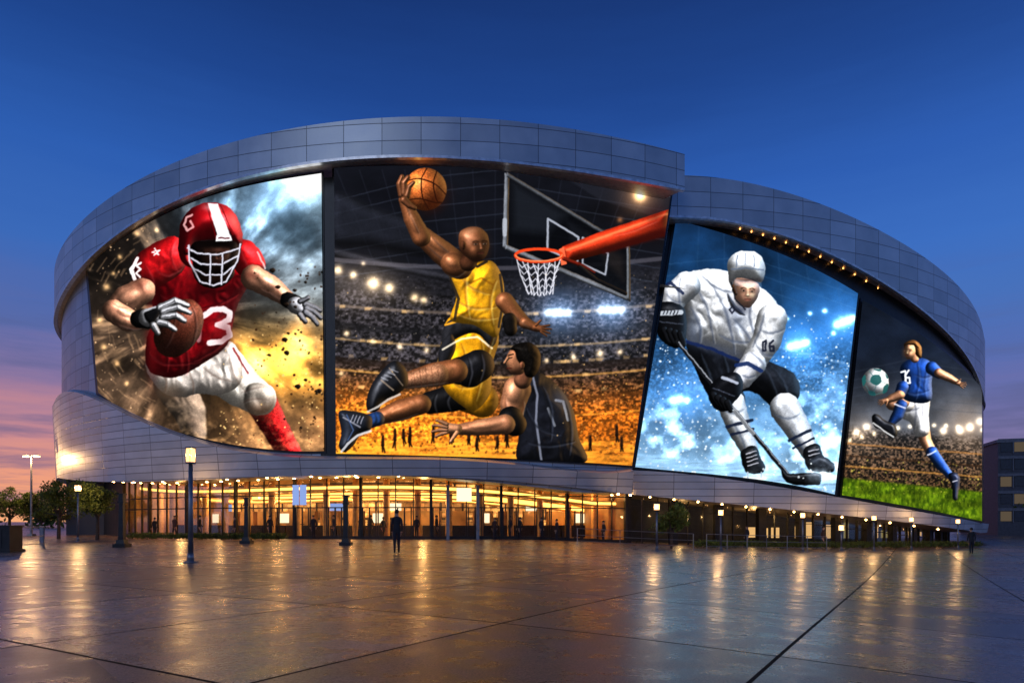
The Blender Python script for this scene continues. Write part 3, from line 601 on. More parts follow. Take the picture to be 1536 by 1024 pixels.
def paint_hockey():
    P = Pic(944, 320, 1296, 750); X, Y = P.X, P.Y
    cl = fbm(X/50, Y/45, 5, 2); v = np.clip((Y-330)/400, 0, 1)
    P.I = mixc(((.05, .13, .24), (1-v)**1.5+.02), ((.13, .38, .64), 2.0*v*(1-v)+.1), ((.66, .83, .96), 1.6*v**4))
    P.I *= (.5+1.0*cl[..., None])
    cr = np.clip((fbm(X/2.8, Y/2.5, 2, 1)-.4)*3, 0, 1)
    P.I += (cr*(P.G(1230, 560, 120, 50)+P.G(980, 560, 90, 50)))[..., None]*np.array((.12, .22, .34))*.6
    for k in range(9):
        P.line([(960, 400+k*16), (1120, 385+k*20), (1290, 445+k*20)], .7, (.25, .42, .6), .25, 2)
    for k in range(8): P.line([(1010+k*38, 335), (1000+k*44, 470)], .6, (.2, .34, .5), .25, 2)
    for k in range(6): P.flat([(1150+k*24, 515+k*6), (1172+k*24, 518+k*6), (1172+k*24, 522+k*6), (1150+k*24, 519+k*6)], (.6, .75, .9), .3, soft=2)
    for (x, y, r) in ((1185, 519, 5), (1195, 517, 6), (1205, 515, 5), (1210, 513, 4), (1255, 487, 5), (1264, 483, 6), (1273, 480, 6), (1280, 477, 4), (1010, 600, 5), (1020, 598, 5), (1030, 600, 4), (1180, 478, 3), (1237, 466, 3), (1215, 470, 2.5), (1170, 492, 2.5), (1250, 500, 3)):
        P.glow(x, y, r, (.8, .93, 1), 1.0)
    P.glow(1200, 516, 34, (.25, .5, .8), .5); P.glow(1268, 482, 34, (.25, .5, .8), .5); P.glow(1020, 600, 30, (.2, .4, .7), .5)
    sp = np.clip((fbm(X/24, Y/20, 5, 6)-.42)*3.2, 0, 1)
    P.I += (sp*P.G(1010, 650, 70, 60)*.75)[..., None]*np.array((.75, .88, 1)); P.I += (sp*P.G(1220, 640, 60, 70)*.75)[..., None]*np.array((.75, .88, 1))
    P.I += (sp*P.G(1150, 690, 150, 30)*.4)[..., None]*np.array((.75, .88, 1))
    ice = np.clip((Y-(676+(X-950)*.13))/6, 0, 1); P.I = P.I*(1-ice[..., None]*.85)+np.array((.60, .79, .95))*(ice*.85*(0.75+.5*fbm(X/30, Y/3, 3, 3)))[..., None]
    P.specks(800, (950, 470, 1290, 740), .4, 1.6, (.92, .97, 1), .9, bias=lambda x, y: min(1, .15+abs(x-1110)/130))
    P.L = (0.1, -0.75, 0.6); P.rimc = (.6, .8, 1); P.rim = .4
    P.limb([(1085, 575, 26), (1096, 600, 22)], (.06, .065, .08), w=18)
    P.poly([(1030, 512), (1070, 505), (1120, 520), (1150, 540), (1190, 560), (1200, 590), (1185, 612), (1160, 612), (1135, 590), (1112, 588), (1095, 606), (1068, 600), (1048, 565)], (.09, .10, .13), w=28, fold=.6, fs=17, spec=.08)
    P.crease([(1050, 530), (1062, 560), (1075, 598)], [(1080, 520), (1090, 555), (1092, 590)], [(1120, 530), (1150, 560), (1165, 600)], [(1150, 545), (1175, 575), (1180, 608)], c=(0, 0, 0), a=.6, r=1.6, hi=(.5, .6, .75), ha=.3)
    P.limb([(1097, 605, 21), (1108, 640, 18), (1124, 674, 13)], (.93, .95, .98), w=18, amb=.36, fold=.2)
    P.limb([(1178, 612, 23), (1198, 646, 19), (1216, 680, 13)], (.92, .94, .98), w=19, amb=.36, fold=.2)
    P.crease([(1082, 612), (1100, 620), (1116, 612)], [(1096, 630), (1112, 655), (1116, 672)], [(1160, 618), (1182, 628), (1200, 618)], [(1184, 640), (1200, 665), (1208, 680)], c=(.15, .22, .34), a=.6, r=1.5)
    for (a, b, w_) in (((1090, 640), (1128, 630), 2.3), ((1096, 652), (1130, 643), 1.8), ((1184, 660), (1215, 645), 2.4), ((1190, 672), (1221, 657), 1.8)): P.line([a, b], w_, (.08, .12, .22), .9)
    for ox, oy in ((0, 0), (94, -3)):
        P.poly([(1112+ox, 676+oy), (1132+ox, 668+oy), (1140+ox, 684+oy), (1148+ox, 700+oy), (1140+ox, 710+oy), (1120+ox, 708+oy), (1113+ox, 694+oy)], (.09, .10, .12), w=12, spec=.4)
        P.line([(1116+ox, 716+oy), (1148+ox, 718+oy)], 1.6, (.85, .9, .95)); P.line([(1122+ox, 708+oy), (1122+ox, 716+oy)], 1.4, (.6, .65, .7)); P.line([(1142+ox, 708+oy), (1142+ox, 716+oy)], 1.4, (.6, .65, .7))
        for k in range(4): P.line([(1119+ox+k, 680+oy+k*6), (1134+ox+k, 676+oy+k*6)], .8, (.8, .8, .85), .75)
    P.poly([(1214, 690), (1226, 684), (1240, 686), (1251, 696), (1249, 708), (1232, 706), (1216, 700)], (.16, .18, .22), w=8, spec=.4)
    P.poly([(1018, 424), (1036, 408), (1068, 403), (1100, 410), (1140, 430), (1164, 452), (1171, 478), (1160, 510), (1140, 540), (1110, 540), (1070, 522), (1032, 512), (1028, 480), (1024, 450)], (.97, .98, 1.0), w=40, fold=.6, fs=20, fa=-.4, amb=.36)
    P.crease([(1040, 430), (1060, 460), (1070, 515)], [(1060, 420), (1090, 470), (1100, 530)], [(1035, 460), (1050, 490), (1048, 512)], [(1100, 480), (1120, 500), (1135, 535)], [(1130, 450), (1125, 480), (1140, 520)], [(1080, 500), (1100, 512), (1130, 512)], [(1052, 410), (1075, 432), (1100, 436)], [(1150, 460), (1140, 480), (1142, 500)], c=(.18, .23, .34), a=.65, r=2.0, ha=.3)
    P.blob(1105, 470, 16, 34, (.3, .36, .48), .45, -.2); P.blob(1040, 495, 12, 26, (.3, .36, .48), .45); P.blob(1080, 525, 40, 9, (.25, .3, .42), .4, .3)
    P.poly([(1092, 440), (1104, 458), (1118, 472), (1106, 470), (1094, 456)], (.14, .16, .22), w=6, a=.85, soft=2); P.line([(1030, 512), (1070, 524), (1110, 541), (1138, 541)], 2.4, (.08, .14, .32), .9)
    P.line([(1094, 464), (1098, 460), (1102, 464), (1098, 470), (1094, 464)], 1.2, (.12, .14, .22), .9)
    P.limb([(1030, 428, 21), (1012, 444, 20), (1006, 462, 18)], (.95, .96, .99), w=20, amb=.36, fold=.3); P.line([(994, 430), (1006, 424), (1024, 440)], 2.6, (.07, .12, .28), .85); P.crease([(1022, 416), (1018, 440), (1024, 466)], [(1000, 440), (1012, 452), (1024, 452)], c=(.18, .23, .34), a=.6, r=1.4)
    P.poly([(986, 458), (1004, 452), (1026, 462), (1030, 484), (1028, 510), (1014, 522), (996, 514), (984, 496), (981, 474)], (.06, .065, .085), w=16, spec=.3)
    P.line([(992, 470), (1022, 468)], 3.6, (.75, .78, .82), .8)
    for k in range(5): P.line([(997+k*5, 466), (995+k*5, 471)], .8, (.08, .08, .12))
    for k in range(4): P.limb([(996+k*8, 494+k*2, 5), (1004+k*7, 512+k*1.5, 4.5)], (.09, .095, .115), w=4, ao=.7); P.line([(990+k*9, 482+k), (997+k*9, 483+k)], .9, (.3, .33, .4), .6)
    P.limb([(1158, 478, 23), (1150, 510, 22), (1124, 552, 17)], (.97, .98, 1.0), w=22, amb=.36, fold=.35)
    P.limb([(1130, 546, 19), (1112, 568, 16)], (.95, .96, 1.0), w=17, amb=.36, fold=.3); P.line([(1104, 548), (1122, 545), (1142, 556)], 3.0, (.09, .18, .40), .9)
    P.crease([(1140, 492), (1156, 500), (1176, 492)], [(1132, 510), (1145, 530), (1160, 532)], [(1126, 528), (1140, 540), (1146, 548)], [(1112, 560), (1122, 566), (1132, 562)], [(1146, 470), (1140, 495), (1128, 520)], c=(.18, .23, .34), a=.65, r=1.8, ha=.3)
    P.line([(1145, 513), (1149, 511), (1148, 526), (1144, 526), (1145, 513)], 1.5, (.1, .12, .2), .9); P.line([(1160, 511), (1154, 515), (1155, 526), (1161, 526), (1160, 519), (1155, 519)], 1.6, (.1, .12, .2), .9)
    P.line([(1016, 512), (1060, 566), (1182, 712)], 3.2, (.08, .085, .10)); P.line([(1018, 513), (1062, 566), (1184, 711)], .7, (.7, .72, .76), .8)
    P.line([(1098, 612), (1130, 650)], 3.0, (.75, .77, .8), .6)
    P.poly([(1172, 703), (1186, 710), (1228, 708), (1232, 718), (1226, 727), (1190, 726), (1176, 718)], (.07, .075, .09), w=6, spec=.35)
    P.poly([(1066, 578), (1084, 562), (1104, 558), (1114, 570), (1112, 590), (1100, 604), (1086, 618), (1070, 610), (1062, 594)], (.06, .065, .085), w=16, spec=.3)
    for k in range(4): P.limb([(1070+k*7, 592+k*4, 5.5), (1078+k*6, 606+k*3, 4.5)], (.10, .105, .125), w=4, ao=.7); P.line([(1070+k*8, 582+k*3), (1078+k*8, 585+k*3)], .9, (.3, .33, .4), .6)
    P.line([(1084, 566), (1106, 574)], 2.2, (.7, .73, .8), .8)
    fc = (.90, .66, .54)
    P.poly([(1098, 420), (1112, 416), (1136, 424), (1139, 440), (1131, 455), (1120, 462), (1106, 454), (1099, 438)], fc, w=18, amb=.4)
    face(P, 1120, 438, 19, .06, fc, .3, 1, (.6, .3, .26))
    P.poly([(1092, 408), (1092, 392), (1102, 380), (1120, 376), (1138, 381), (1147, 396), (1147, 414), (1140, 424), (1124, 418), (1104, 418), (1098, 432), (1094, 424)], (.95, .97, 1.0), w=26, spec=.4, bl=3, amb=.4)
    for q in ([(1106, 384), (1104, 400)], [(1118, 380), (1118, 396)], [(1131, 383), (1132, 399)], [(1098, 404), (1120, 402), (1145, 405)]): P.line(q, 1.0, (.35, .42, .54), .7, 1.4)
    P.blob(1120, 420, 22, 3, (.15, .12, .14), .7); P.flat([(1102, 419), (1142, 423), (1143, 431), (1120, 431), (1101, 428)], (.6, .72, .85), .3, soft=2)
    P.line([(1097, 424), (1103, 448), (1118, 464)], 1.2, (.1, .12, .16), .9); P.blob(1112, 464, 16, 6, (.1, .12, .2), .5); P.limb([(1100, 430, 3), (1104, 440, 2.5)], (.35, .22, .14), w=3)
    P.specks(260, (955, 600, 1290, 740), .5, 1.9, (.95, .98, 1), .9)
    P.I += (sp*P.G(1240, 706, 50, 18)*.6)[..., None]*np.array((.8, .9, 1)); P.I += (sp*P.G(1120, 716, 40, 12)*.5)[..., None]*np.array((.8, .9, 1))
    return P

def paint_soccer():
    P = Pic(1254, 436, 1486, 790); X, Y = P.X, P.Y; P.warp = .7
    cl = fbm(X/40, Y/35, 4, 1); yy = Y-(X-1360)*.08
    P.I = mixc(((.08, .11, .17), np.clip((640-Y)/160, 0, 1)+.02), ((.32, .34, .38), P.G(1400, 640, 150, 60)*1.1), ((.20, .16, .13), np.clip((Y-640)/60, 0, 1)))*(.6+.8*cl[..., None])
    crowd = np.clip((fbm(X/2.6, Y/2.4, 2, 3)-.36)*2.6, 0, 1); P.I *= (1-.6*np.clip((yy-640)/15, 0, 1)*(1-crowd))[..., None]
    P.I += (crowd*np.clip((yy-645)/30, 0, 1)*.22)[..., None]*np.array((1, .6, .25))
    for k in range(12):
        P.glow(1275+k*18, 660-k*1.4-14*math.sin(k/11*math.pi), 2.6, (1, .85, .6), .9)
    for (x, y) in ((1470, 632), (1455, 640), (1440, 645), (1415, 646), (1300, 640), (1285, 648)): P.glow(x, y, 5, (1, .85, .65), .9)
    P.glow(1450, 640, 34, (.6, .45, .3), .5); P.glow(1290, 650, 28, (.5, .4, .3), .4)
    for k in range(6): P.line([(1270, 560+k*12), (1360, 540+k*14), (1480, 560+k*12)], .6, (.25, .28, .34), .3, 2)
    for yt, c in ((672, (.75, .5, .25)), (690, (.25, .16, .1)), (706, (.8, .55, .25))):
        d = np.abs(yy-yt)-1.2; m = np.clip(.6-d/1.5, 0, 1)[..., None]*.6; P.I = P.I*(1-m)+np.array(c)*m
    gr = np.clip((Y-(714+(X-1262)*.10))/4, 0, 1); gc = mixc(((.14, .24, .03), 1-fbm(X/3, Y/6, 3, 5)), ((.46, .56, .08), fbm(X/3, Y/6, 3, 5)**1.5))
    gc = gc*(.6+.9*fbm(X/25, Y/12, 3, 6)[..., None]); P.I = P.I*(1-gr[..., None])+gc*gr[..., None]
    P.specks(400, (1262, 716, 1480, 782), .4, 1.0, (.66, .70, .2), .6, el=2); P.specks(80, (1262, 690, 1480, 740), .5, 1.5, (.8, .75, .3), .6)
    P.L = (0.55, -0.5, 0.6); P.rimc = (1, .8, .5); P.rim = .5
    sk = (.86, .60, .45); bl = (.13, .32, .72); bc = (.02, .06, .2)
    P.limb([(1383, 640, 11), (1388, 660, 9), (1398, 680, 8)], sk, w=9, spec=.4)
    P.limb([(1398, 678, 9), (1412, 698, 8), (1428, 716, 5)], bl, w=8); P.line([(1392, 682), (1404, 676)], 1.2, (.9, .9, .95), .7)
    P.poly([(1423, 712), (1432, 708), (1440, 716), (1438, 734), (1436, 748), (1430, 748), (1428, 732)], (.12, .16, .28), w=6, spec=.5); P.line([(1429, 722), (1436, 720)], .8, (.8, .8, .85), .8)
    P.poly([(1354, 592), (1376, 590), (1394, 596), (1393, 622), (1393, 650), (1374, 654), (1366, 634), (1352, 626), (1340, 608)], (.97, .97, .99), w=18, fold=.4, fs=12, amb=.36)
    P.limb([(1360, 606, 12), (1352, 600, 11)], (.96, .96, .98), w=11, amb=.36); P.crease([(1370, 598), (1374, 620), (1370, 645)], [(1385, 600), (1384, 625), (1388, 648)], [(1350, 612), (1364, 616), (1380, 610)], c=(.2, .22, .3), a=.6, r=1.2)
    P.limb([(1355, 602, 10), (1338, 606, 9)], sk, w=9, spec=.4); P.limb([(1352, 608, 9), (1346, 622, 9), (1336, 636, 5)], bl, w=8); P.line([(1342, 606), (1358, 612)], 1.2, (.9, .9, .95), .7)
    P.poly([(1308, 626), (1314, 620), (1328, 630), (1342, 636), (1346, 650), (1338, 656), (1324, 646), (1312, 640)], (.09, .10, .13), w=6, spec=.5); P.line([(1310, 634), (1326, 646), (1340, 655)], 1.1, (.85, .85, .85), .8)
    P.poly([(1350, 552), (1360, 541), (1376, 536), (1392, 540), (1402, 552), (1398, 570), (1396, 600), (1372, 604), (1354, 596), (1354, 576)], bl, w=20, fold=.4, fs=12)
    P.crease([(1375, 545), (1378, 570), (1372, 598)], [(1392, 550), (1386, 575), (1390, 596)], [(1358, 585), (1372, 590), (1394, 584)], [(1370, 560), (1384, 566), (1396, 562)], c=bc, a=.6, r=1.3, hi=(.6, .75, 1), ha=.3)
    P.line([(1352, 558), (1358, 556), (1358, 572), (1352, 574)], 1.3, (.92, .94, .97), .9); P.line([(1363, 555), (1358, 562), (1359, 574), (1365, 574), (1364, 566), (1359, 566)], 1.3, (.92, .94, .97), .9)
    P.limb([(1398, 552, 10), (1408, 560, 8)], bl, w=9); P.limb([(1408, 559, 7), (1424, 567, 6), (1438, 574, 4)], sk, w=6, spec=.4); hand(P, 1436, 574, .35, 14, sk, .6)
    P.limb([(1354, 580, 9), (1350, 590, 8)], bl, w=9); P.limb([(1350, 592, 7), (1338, 597, 6), (1328, 601, 4)], sk, w=6); hand(P, 1330, 600, 2.8, 14, sk, .6)
    P.limb([(1372, 538, 6), (1370, 530, 6)], sk, w=5)
    P.poly([(1356, 516), (1364, 510), (1374, 511), (1382, 521), (1382, 536), (1375, 534), (1366, 518), (1358, 524)], (.46, .29, .15), w=9, fold=.5, fs=4)
    P.poly([(1357, 522), (1361, 515), (1370, 517), (1373, 526), (1370, 535), (1362, 539), (1357, 532)], sk, w=9)
    face(P, 1363, 527, 10, .05, sk, -.5, 1)
    P.poly([(1356, 517), (1363, 511), (1374, 512), (1378, 522), (1370, 518), (1362, 517)], (.50, .32, .17), w=4)
    P.ell(1313, 573, 20, 21, 0, (.97, .98, 1.0), spec=.2, w=20, amb=.36)
    tl = (.10, .36, .36)
    for q in ([(1309, 563), (1319, 562), (1322, 572), (1314, 578), (1306, 572)], [(1293, 568), (1298, 562), (1299, 572), (1295, 579)], [(1326, 580), (1332, 575), (1331, 586), (1324, 590)], [(1302, 586), (1311, 587), (1313, 593), (1305, 592)], [(1310, 553), (1322, 554), (1318, 557)], [(1328, 560), (1332, 566), (1330, 568)]): P.flat(q, tl, .9, True)
    for q in ([(1306, 572), (1299, 570)], [(1314, 578), (1311, 587)], [(1322, 572), (1331, 576)], [(1319, 562), (1322, 554)], [(1309, 563), (1304, 556)], [(1299, 578), (1303, 586)], [(1313, 592), (1324, 588)]): P.line(q, .6, (.3, .45, .45), .8)
    P.blob(1306, 586, 12, 7, (.1, .15, .2), .4)
    return P

def led_mat(name, s):
    m, nt, b, o = new_mat(name)
    a = nt.nodes.new('ShaderNodeVertexColor'); a.layer_name = 'picture'
    e = nt.nodes.new('ShaderNodeEmission'); e.inputs['Strength'].default_value = s
    nt.links.new(a.outputs['Color'], e.inputs['Color']); nt.links.new(e.outputs[0], o.inputs['Surface'])
    m.cycles.emission_sampling = 'NONE'; return m
M_led = led_mat('led_screen_picture', 1.18)

def curve_pts(pts, u):
    p = np.array(pts, dtype=float)
    s = np.concatenate([[0], np.cumsum(np.hypot(*(p[1:]-p[:-1]).T))]); s /= s[-1]
    deg = len(p)-1 if len(p) <= 4 else 4
    return np.polyval(np.polyfit(s, p[:, 0], deg), u), np.polyval(np.polyfit(s, p[:, 1], deg), u)

def screen_grid(C, R, top, bot, nx, ny, grow=0.0):
    u = np.linspace(0, 1, nx); tx, ty = curve_pts(top, u); bx, by = curve_pts(bot, u)
    if grow:
        f = np.linspace(-1, 1, nx); tx = tx+f*grow; bx = bx+f*grow; ty = ty-grow; by = by+grow
    v = np.linspace(0, 1, ny)[:, None]
    PX = tx[None]*(1-v)+bx[None]*v; PY = ty[None]*(1-v)+by[None]*v
    t, D = hit(C, R, PX); s = C[0]+R*np.sin(t); d = C[1]-R*np.cos(t)
    Z = CZ+(HY-PY)*D/F
    return PX, PY, np.stack([s, d, Z], -1)

def build_screen(name, C, R, top, bot, painter):
    par = empty(name)
    P = painter()
    w = max(top[-1][0]-top[0][0], bot[-1][0]-bot[0][0]); h = max(bot[0][1]-top[0][1], bot[-1][1]-top[-1][1])
    nx, ny = int(w*1.2), int(h*1.2)
    PX, PY, W = screen_grid(C, R+.28, top, bot, nx, ny)
    me = bpy.data.meshes.new('led_panel'); V = W.reshape(-1, 3).astype(np.float32)
    idx = np.arange(nx*ny).reshape(ny, nx)
    q = np.stack([idx[1:, :-1], idx[1:, 1:], idx[:-1, 1:], idx[:-1, :-1]], -1).reshape(-1, 4)
    nf = len(q); me.vertices.add(len(V)); me.vertices.foreach_set('co', V.ravel())
    me.loops.add(nf*4); me.loops.foreach_set('vertex_index', q.ravel().astype(np.int32))
    me.polygons.add(nf); me.polygons.foreach_set('loop_start', np.arange(0, nf*4, 4, dtype=np.int32))
    me.update(calc_edges=True)
    at = me.color_attributes.new(name='picture', type='FLOAT_COLOR', domain='POINT')
    c = P.sample(PX, PY).reshape(-1, 3); c = np.concatenate([c, np.ones((len(c), 1))], 1)
    at.data.foreach_set('color', c.ravel().astype(np.float32)); me.materials.append(M_led)
    ob = bpy.data.objects.new('led_panel', me); scene.collection.objects.link(ob); ob.parent = par
    _, _, W2 = screen_grid(C, R+.16, top, bot, 40, 8, grow=3.0)
    V2 = W2.reshape(-1, 3); id2 = np.arange(320).reshape(8, 40)
    q2 = np.stack([id2[1:, :-1], id2[1:, 1:], id2[:-1, 1:], id2[:-1, :-1]], -1).reshape(-1, 4)
    fo = mk('frame', V2, q2.tolist(), M_black, par)
    sm = fo.modifiers.new('s', 'SOLIDIFY'); sm.thickness = 0.14; sm.offset = -1
    return par

FT = [(130, 394), (180, 360), (240, 325), (320, 293), (400, 273), (482, 260)]
FB = [(147, 588), (200, 622), (270, 648), (340, 665), (410, 674), (486, 676)]
BT = [(501, 252), (640, 249), (770, 256), (900, 272), (1006, 294)]
BBt = [(504, 680), (640, 683), (780, 688), (948, 698)]
HT = [(1014, 330), (1110, 358), (1200, 393), (1287, 440)]
HB = [(953, 700), (1060, 710), (1160, 722), (1252, 741)]
ST = [(1294, 450), (1350, 482), (1400, 515), (1440, 548), (1473, 582)]
SB = [(1263, 742), (1330, 753), (1400, 766), (1473, 781)]
build_screen('football_billboard', CM, RM, FT, FB, paint_football)
build_screen('basketball_billboard', CM, RM, BT, BBt, paint_basket)
build_screen('ice_hockey_billboard', CR, RR, HT, HB, paint_hockey)
build_screen('soccer_billboard', CR, RR, ST, SB, paint_soccer)

# ------------------------------------------------------------------ arena
arena = empty('sports_arena')
top_main = prof(CB, RB, [(79, 410), (100, 357), (150, 310), (200, 275), (300, 228), (370, 205), (470, 187), (535, 181), (650, 177), (770, 181), (900, 200), (1028, 232)])
low_main = prof(CB, RB, [(80, 480), (100, 428), (150, 372), (200, 335), (300, 285), (400, 253), (490, 240), (600, 236), (700, 238), (800, 246), (900, 260), (1022, 283)])
t_end = tat(CB, RB, 1027)
def sec_main(t):
    a, b = top_main(t), low_main(t)
    return [(RB, b), (RB, a), (RB-.5, a+.02), (RB-3.6, a-.3), (RB-3.6, b+.55)]
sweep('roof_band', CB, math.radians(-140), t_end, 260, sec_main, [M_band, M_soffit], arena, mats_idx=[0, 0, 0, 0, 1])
top_r = prof(CRB, RRB, [(1022, 263), (1100, 270), (1200, 295), (1300, 336), (1380, 381), (1440, 432), (1465, 468), (1476, 505)], 4)
low_r = prof(CRB, RRB, [(1015, 324), (1100, 333), (1200, 360), (1300, 408), (1380, 462), (1440, 520), (1465, 560), (1476, 600)], 4)
def sec_r(t):
    a, b = top_r(t), low_r(t)
    return [(RRB, b), (RRB, a), (RRB-.5, a+.02), (RRB-3.4, a-.3), (RRB-3.4, b+.2)]
sweep('roof_band_east', CRB, tat(CRB, RRB, 985), math.radians(140), 260, sec_r, [M_band, M_soffit], arena, mats_idx=[0, 0, 0, 0, 1])
M_trim = simple('bright_trim', (.7, .7, .72), .3, .6)
sweep('band_trim', CB, math.radians(-140), t_end, 200, lambda t: [(RB+.05, low_main(t)-.12), (RB+.05, low_main(t)+.06), (RB-.25, low_main(t)+.06), (RB-.25, low_main(t)-.12)], M_trim, arena)
sweep('band_trim_east', CRB, tat(CRB, RRB, 985), math.radians(140), 200, lambda t: [(RRB+.05, low_r(t)-.12), (RRB+.05, low_r(t)+.06), (RRB-.25, low_r(t)+.06), (RRB-.25, low_r(t)-.12)], M_trim, arena)
E_strip = emis('soffit_light_strip', (1, .62, .32), 2.6)
sweep('soffit_strip', CB, math.radians(-75), t_end-.01, 160, lambda t: [(RB-1.25, low_main(t)+.26), (RB-1.35, low_main(t)+.28)], E_strip, arena, closed=False)

apt = prof(CM, RM+.6, [(84, 600), (110, 585), (147, 590), (200, 624), (270, 650), (340, 667), (410, 677), (486, 680), (640, 686), (780, 691), (948, 701)], 6)
apb = prof(CM, RM+.6, [(84, 716), (150, 722), (300, 719), (450, 713), (600, 713), (700, 717), (800, 724), (900, 735), (948, 741)], 5)
zt_, zb_ = CZ+(HY-294)*hit(CM, RM, 1008)[1]/F, CZ+(HY-700)*hit(CM, RM, 948)[1]/F
ta, tb = tat(CM, RM, 1009), tat(CM, RM, 949)
tend = lambda z: tb+(ta-tb)*min(max((z-zb_)/(zt_-zb_), -.2), 1.3)
sweep('wall', CM, math.radians(-140), ta, 200, lambda t: [(RM, apb(t)+.1), (RM, 23.2 if t < -.9 else 24.5), (RM-2.5, 24.3), (RM-2.5, apb(t)+.1)], M_wall, arena, tend=tend)
tp0, tp1 = tat(CM, RM+.1, 481), tat(CM, RM+.1, 505)
sweep('black_pier', CM, tp0, tp1, 6, lambda t: [(RM+.1, apt(t)-.1), (RM+.1, 25.0), (RM-.1, 25.0), (RM-.1, apt(t)-.1)], M_black, arena)
ta2 = tat(CM, RM+.6, 949)
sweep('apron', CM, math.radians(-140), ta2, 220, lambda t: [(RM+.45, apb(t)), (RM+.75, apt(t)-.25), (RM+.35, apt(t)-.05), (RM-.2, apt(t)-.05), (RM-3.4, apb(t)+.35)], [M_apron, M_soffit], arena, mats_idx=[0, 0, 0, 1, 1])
aprt = prof(CR, RR+.6, [(950, 703), (1060, 713), (1160, 725), (1252, 744), (1330, 756), (1400, 769), (1473, 784)], 4)
aprb = prof(CR, RR+.6, [(950, 741), (1100, 756), (1250, 770), (1400, 788), (1473, 799)], 3)
sweep('wall_east', CR, tat(CR, RR, 945), math.radians(140), 160, lambda t: [(RR, aprb(t)+.1), (RR, low_r(t)+.3), (RR-2.5, low_r(t)+.2), (RR-2.5, aprb(t)+.1)], M_black, arena)
sweep('apron_east', CR, tat(CR, RR+.6, 946), math.radians(140), 180, lambda t: [(RR+.5, aprb(t)), (RR+.65, aprt(t)-.1), (RR-.2, aprt(t)-.02), (RR-3.2, aprb(t)+.3)], [M_apron, M_soffit], arena, mats_idx=[0, 0, 1, 1])
V = [(CB[0], CB[1]+4, 27)]; Fc = []
ts = np.linspace(math.radians(-140), math.radians(140), 100)
for t in ts: V.append(pol(CB, RB-3.4, t, min(top_main(t), 25.5)-.4 if t < t_end else 19.5))
for i in range(99): Fc.append((0, i+1, i+2))
mk('roof', V, Fc, M_roof, arena)
A = Acc(); x, y, z = at_depth(97, 66); A.box((x+1.5, y+4, 4.7), (6, 8, 9.4), 0.5); A.box((x+1.5, y+4, 9.5), (6.3, 8.3, .3), 0.5)
A.make('annex_block', [M_wall], arena)

# ---- lobby
RG = RM-3.5
tl0, tl1 = tat(CM, RG, 186), tat(CM, RG, 938)
ceilz = lambda t: apb(t)+.12
sweep('lobby_glass', CM, tl0, tl1, 120, lambda t: [(RG, -1.0), (RG, ceilz(t)+.2)], M_glass, arena, closed=False)
sweep('lobby_ceiling', CM, tl0-.05, tl1+.03, 100, lambda t: [(RG+.3, ceilz(t)+.3), (RG-9, ceilz(t)+.3)], M_ceil, arena, closed=False)
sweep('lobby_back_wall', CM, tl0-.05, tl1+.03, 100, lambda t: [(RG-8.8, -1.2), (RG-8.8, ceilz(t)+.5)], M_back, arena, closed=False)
sweep('base_wall', CM, math.radians(-140), tl0, 60, lambda t: [(RG, -1.2), (RG, ceilz(t)+.3), (RG-1, ceilz(t)+.3), (RG-1, -1.2)], M_dark, arena)
for tt in (tl0, tl1):
    a = pol(CM, RG, tt, -1.2); b = pol(CM, RG-9, tt, -1.2); zc = ceilz(tt)+.3
    mk('hall_end_wall', [a, b, (b[0], b[1], zc), (a[0], a[1], zc)], [(0, 1, 2, 3)], M_inwall, arena)
for i, (dr, dz, hgt, ext) in enumerate(((1.3, -.55, .20, (0, 1)), (3.4, -.95, .34, (.30, .96)), (5.8, -1.25, .18, (.05, .8)))):
    e0, e1 = tl0+(tl1-tl0)*ext[0], tl0+(tl1-tl0)*ext[1]
    sweep('cove_light', CM, e0, e1, 90, lambda t, dr=dr, dz=dz, hgt=hgt: [(RG-dr, ceilz(t)+dz-hgt), (RG-dr, ceilz(t)+dz)], E_cove, arena, closed=False)
    sweep('cove_bulkhead', CM, e0, e1, 90, lambda t, dr=dr, dz=dz, hgt=hgt: [(RG-dr-.05, ceilz(t)+dz-hgt-.12), (RG-dr-.05, ceilz(t)+dz+.12), (RG-dr-.6, ceilz(t)+dz+.12), (RG-dr-.6, ceilz(t)+dz-hgt-.12)], M_ceil, arena)
A = Acc(); arc = RG*(tl1-tl0); n = int(arc/1.3)
for i in range(n+1):
    t = tl0+(tl1-tl0)*i/n; zc = ceilz(t)+.2; big = i % 4 == 0
    x, y, _ = pol(CM, RG+.03, t); z0 = float(zg(x))-.05; A.box((x, y, (z0+zc)/2), (.20 if big else .075, .24 if big else .12, zc-z0), t)
for i in range(n):
    t = tl0+(tl1-tl0)*(i+.5)/n
    x, y, _ = pol(CM, RG+.03, t); z0 = float(zg(x))
    for hz in (2.35, 3.25): A.box((x, y, hz), (1.31, .10, .08), t)
    A.box((x, y, z0+.12), (1.33, .14, .26), t)
    u = i/n
    if .36 < u < .92 and i % 2 == 0:
        for o in (-.5, .5):
            xx, yy, _ = pol(CM, RG+.05, t+o/RG); A.box((xx, yy, z0+1.2), (.08, .10, 2.3), t)
        xx, yy, _ = pol(CM, RG+.05, t); A.box((xx, yy, z0+1.2), (.10, .08, 2.3), t); A.box((xx, yy, z0+1.1), (.3, .16, .04), t)
A.make('mullions', [M_mull], arena)
A = Acc()
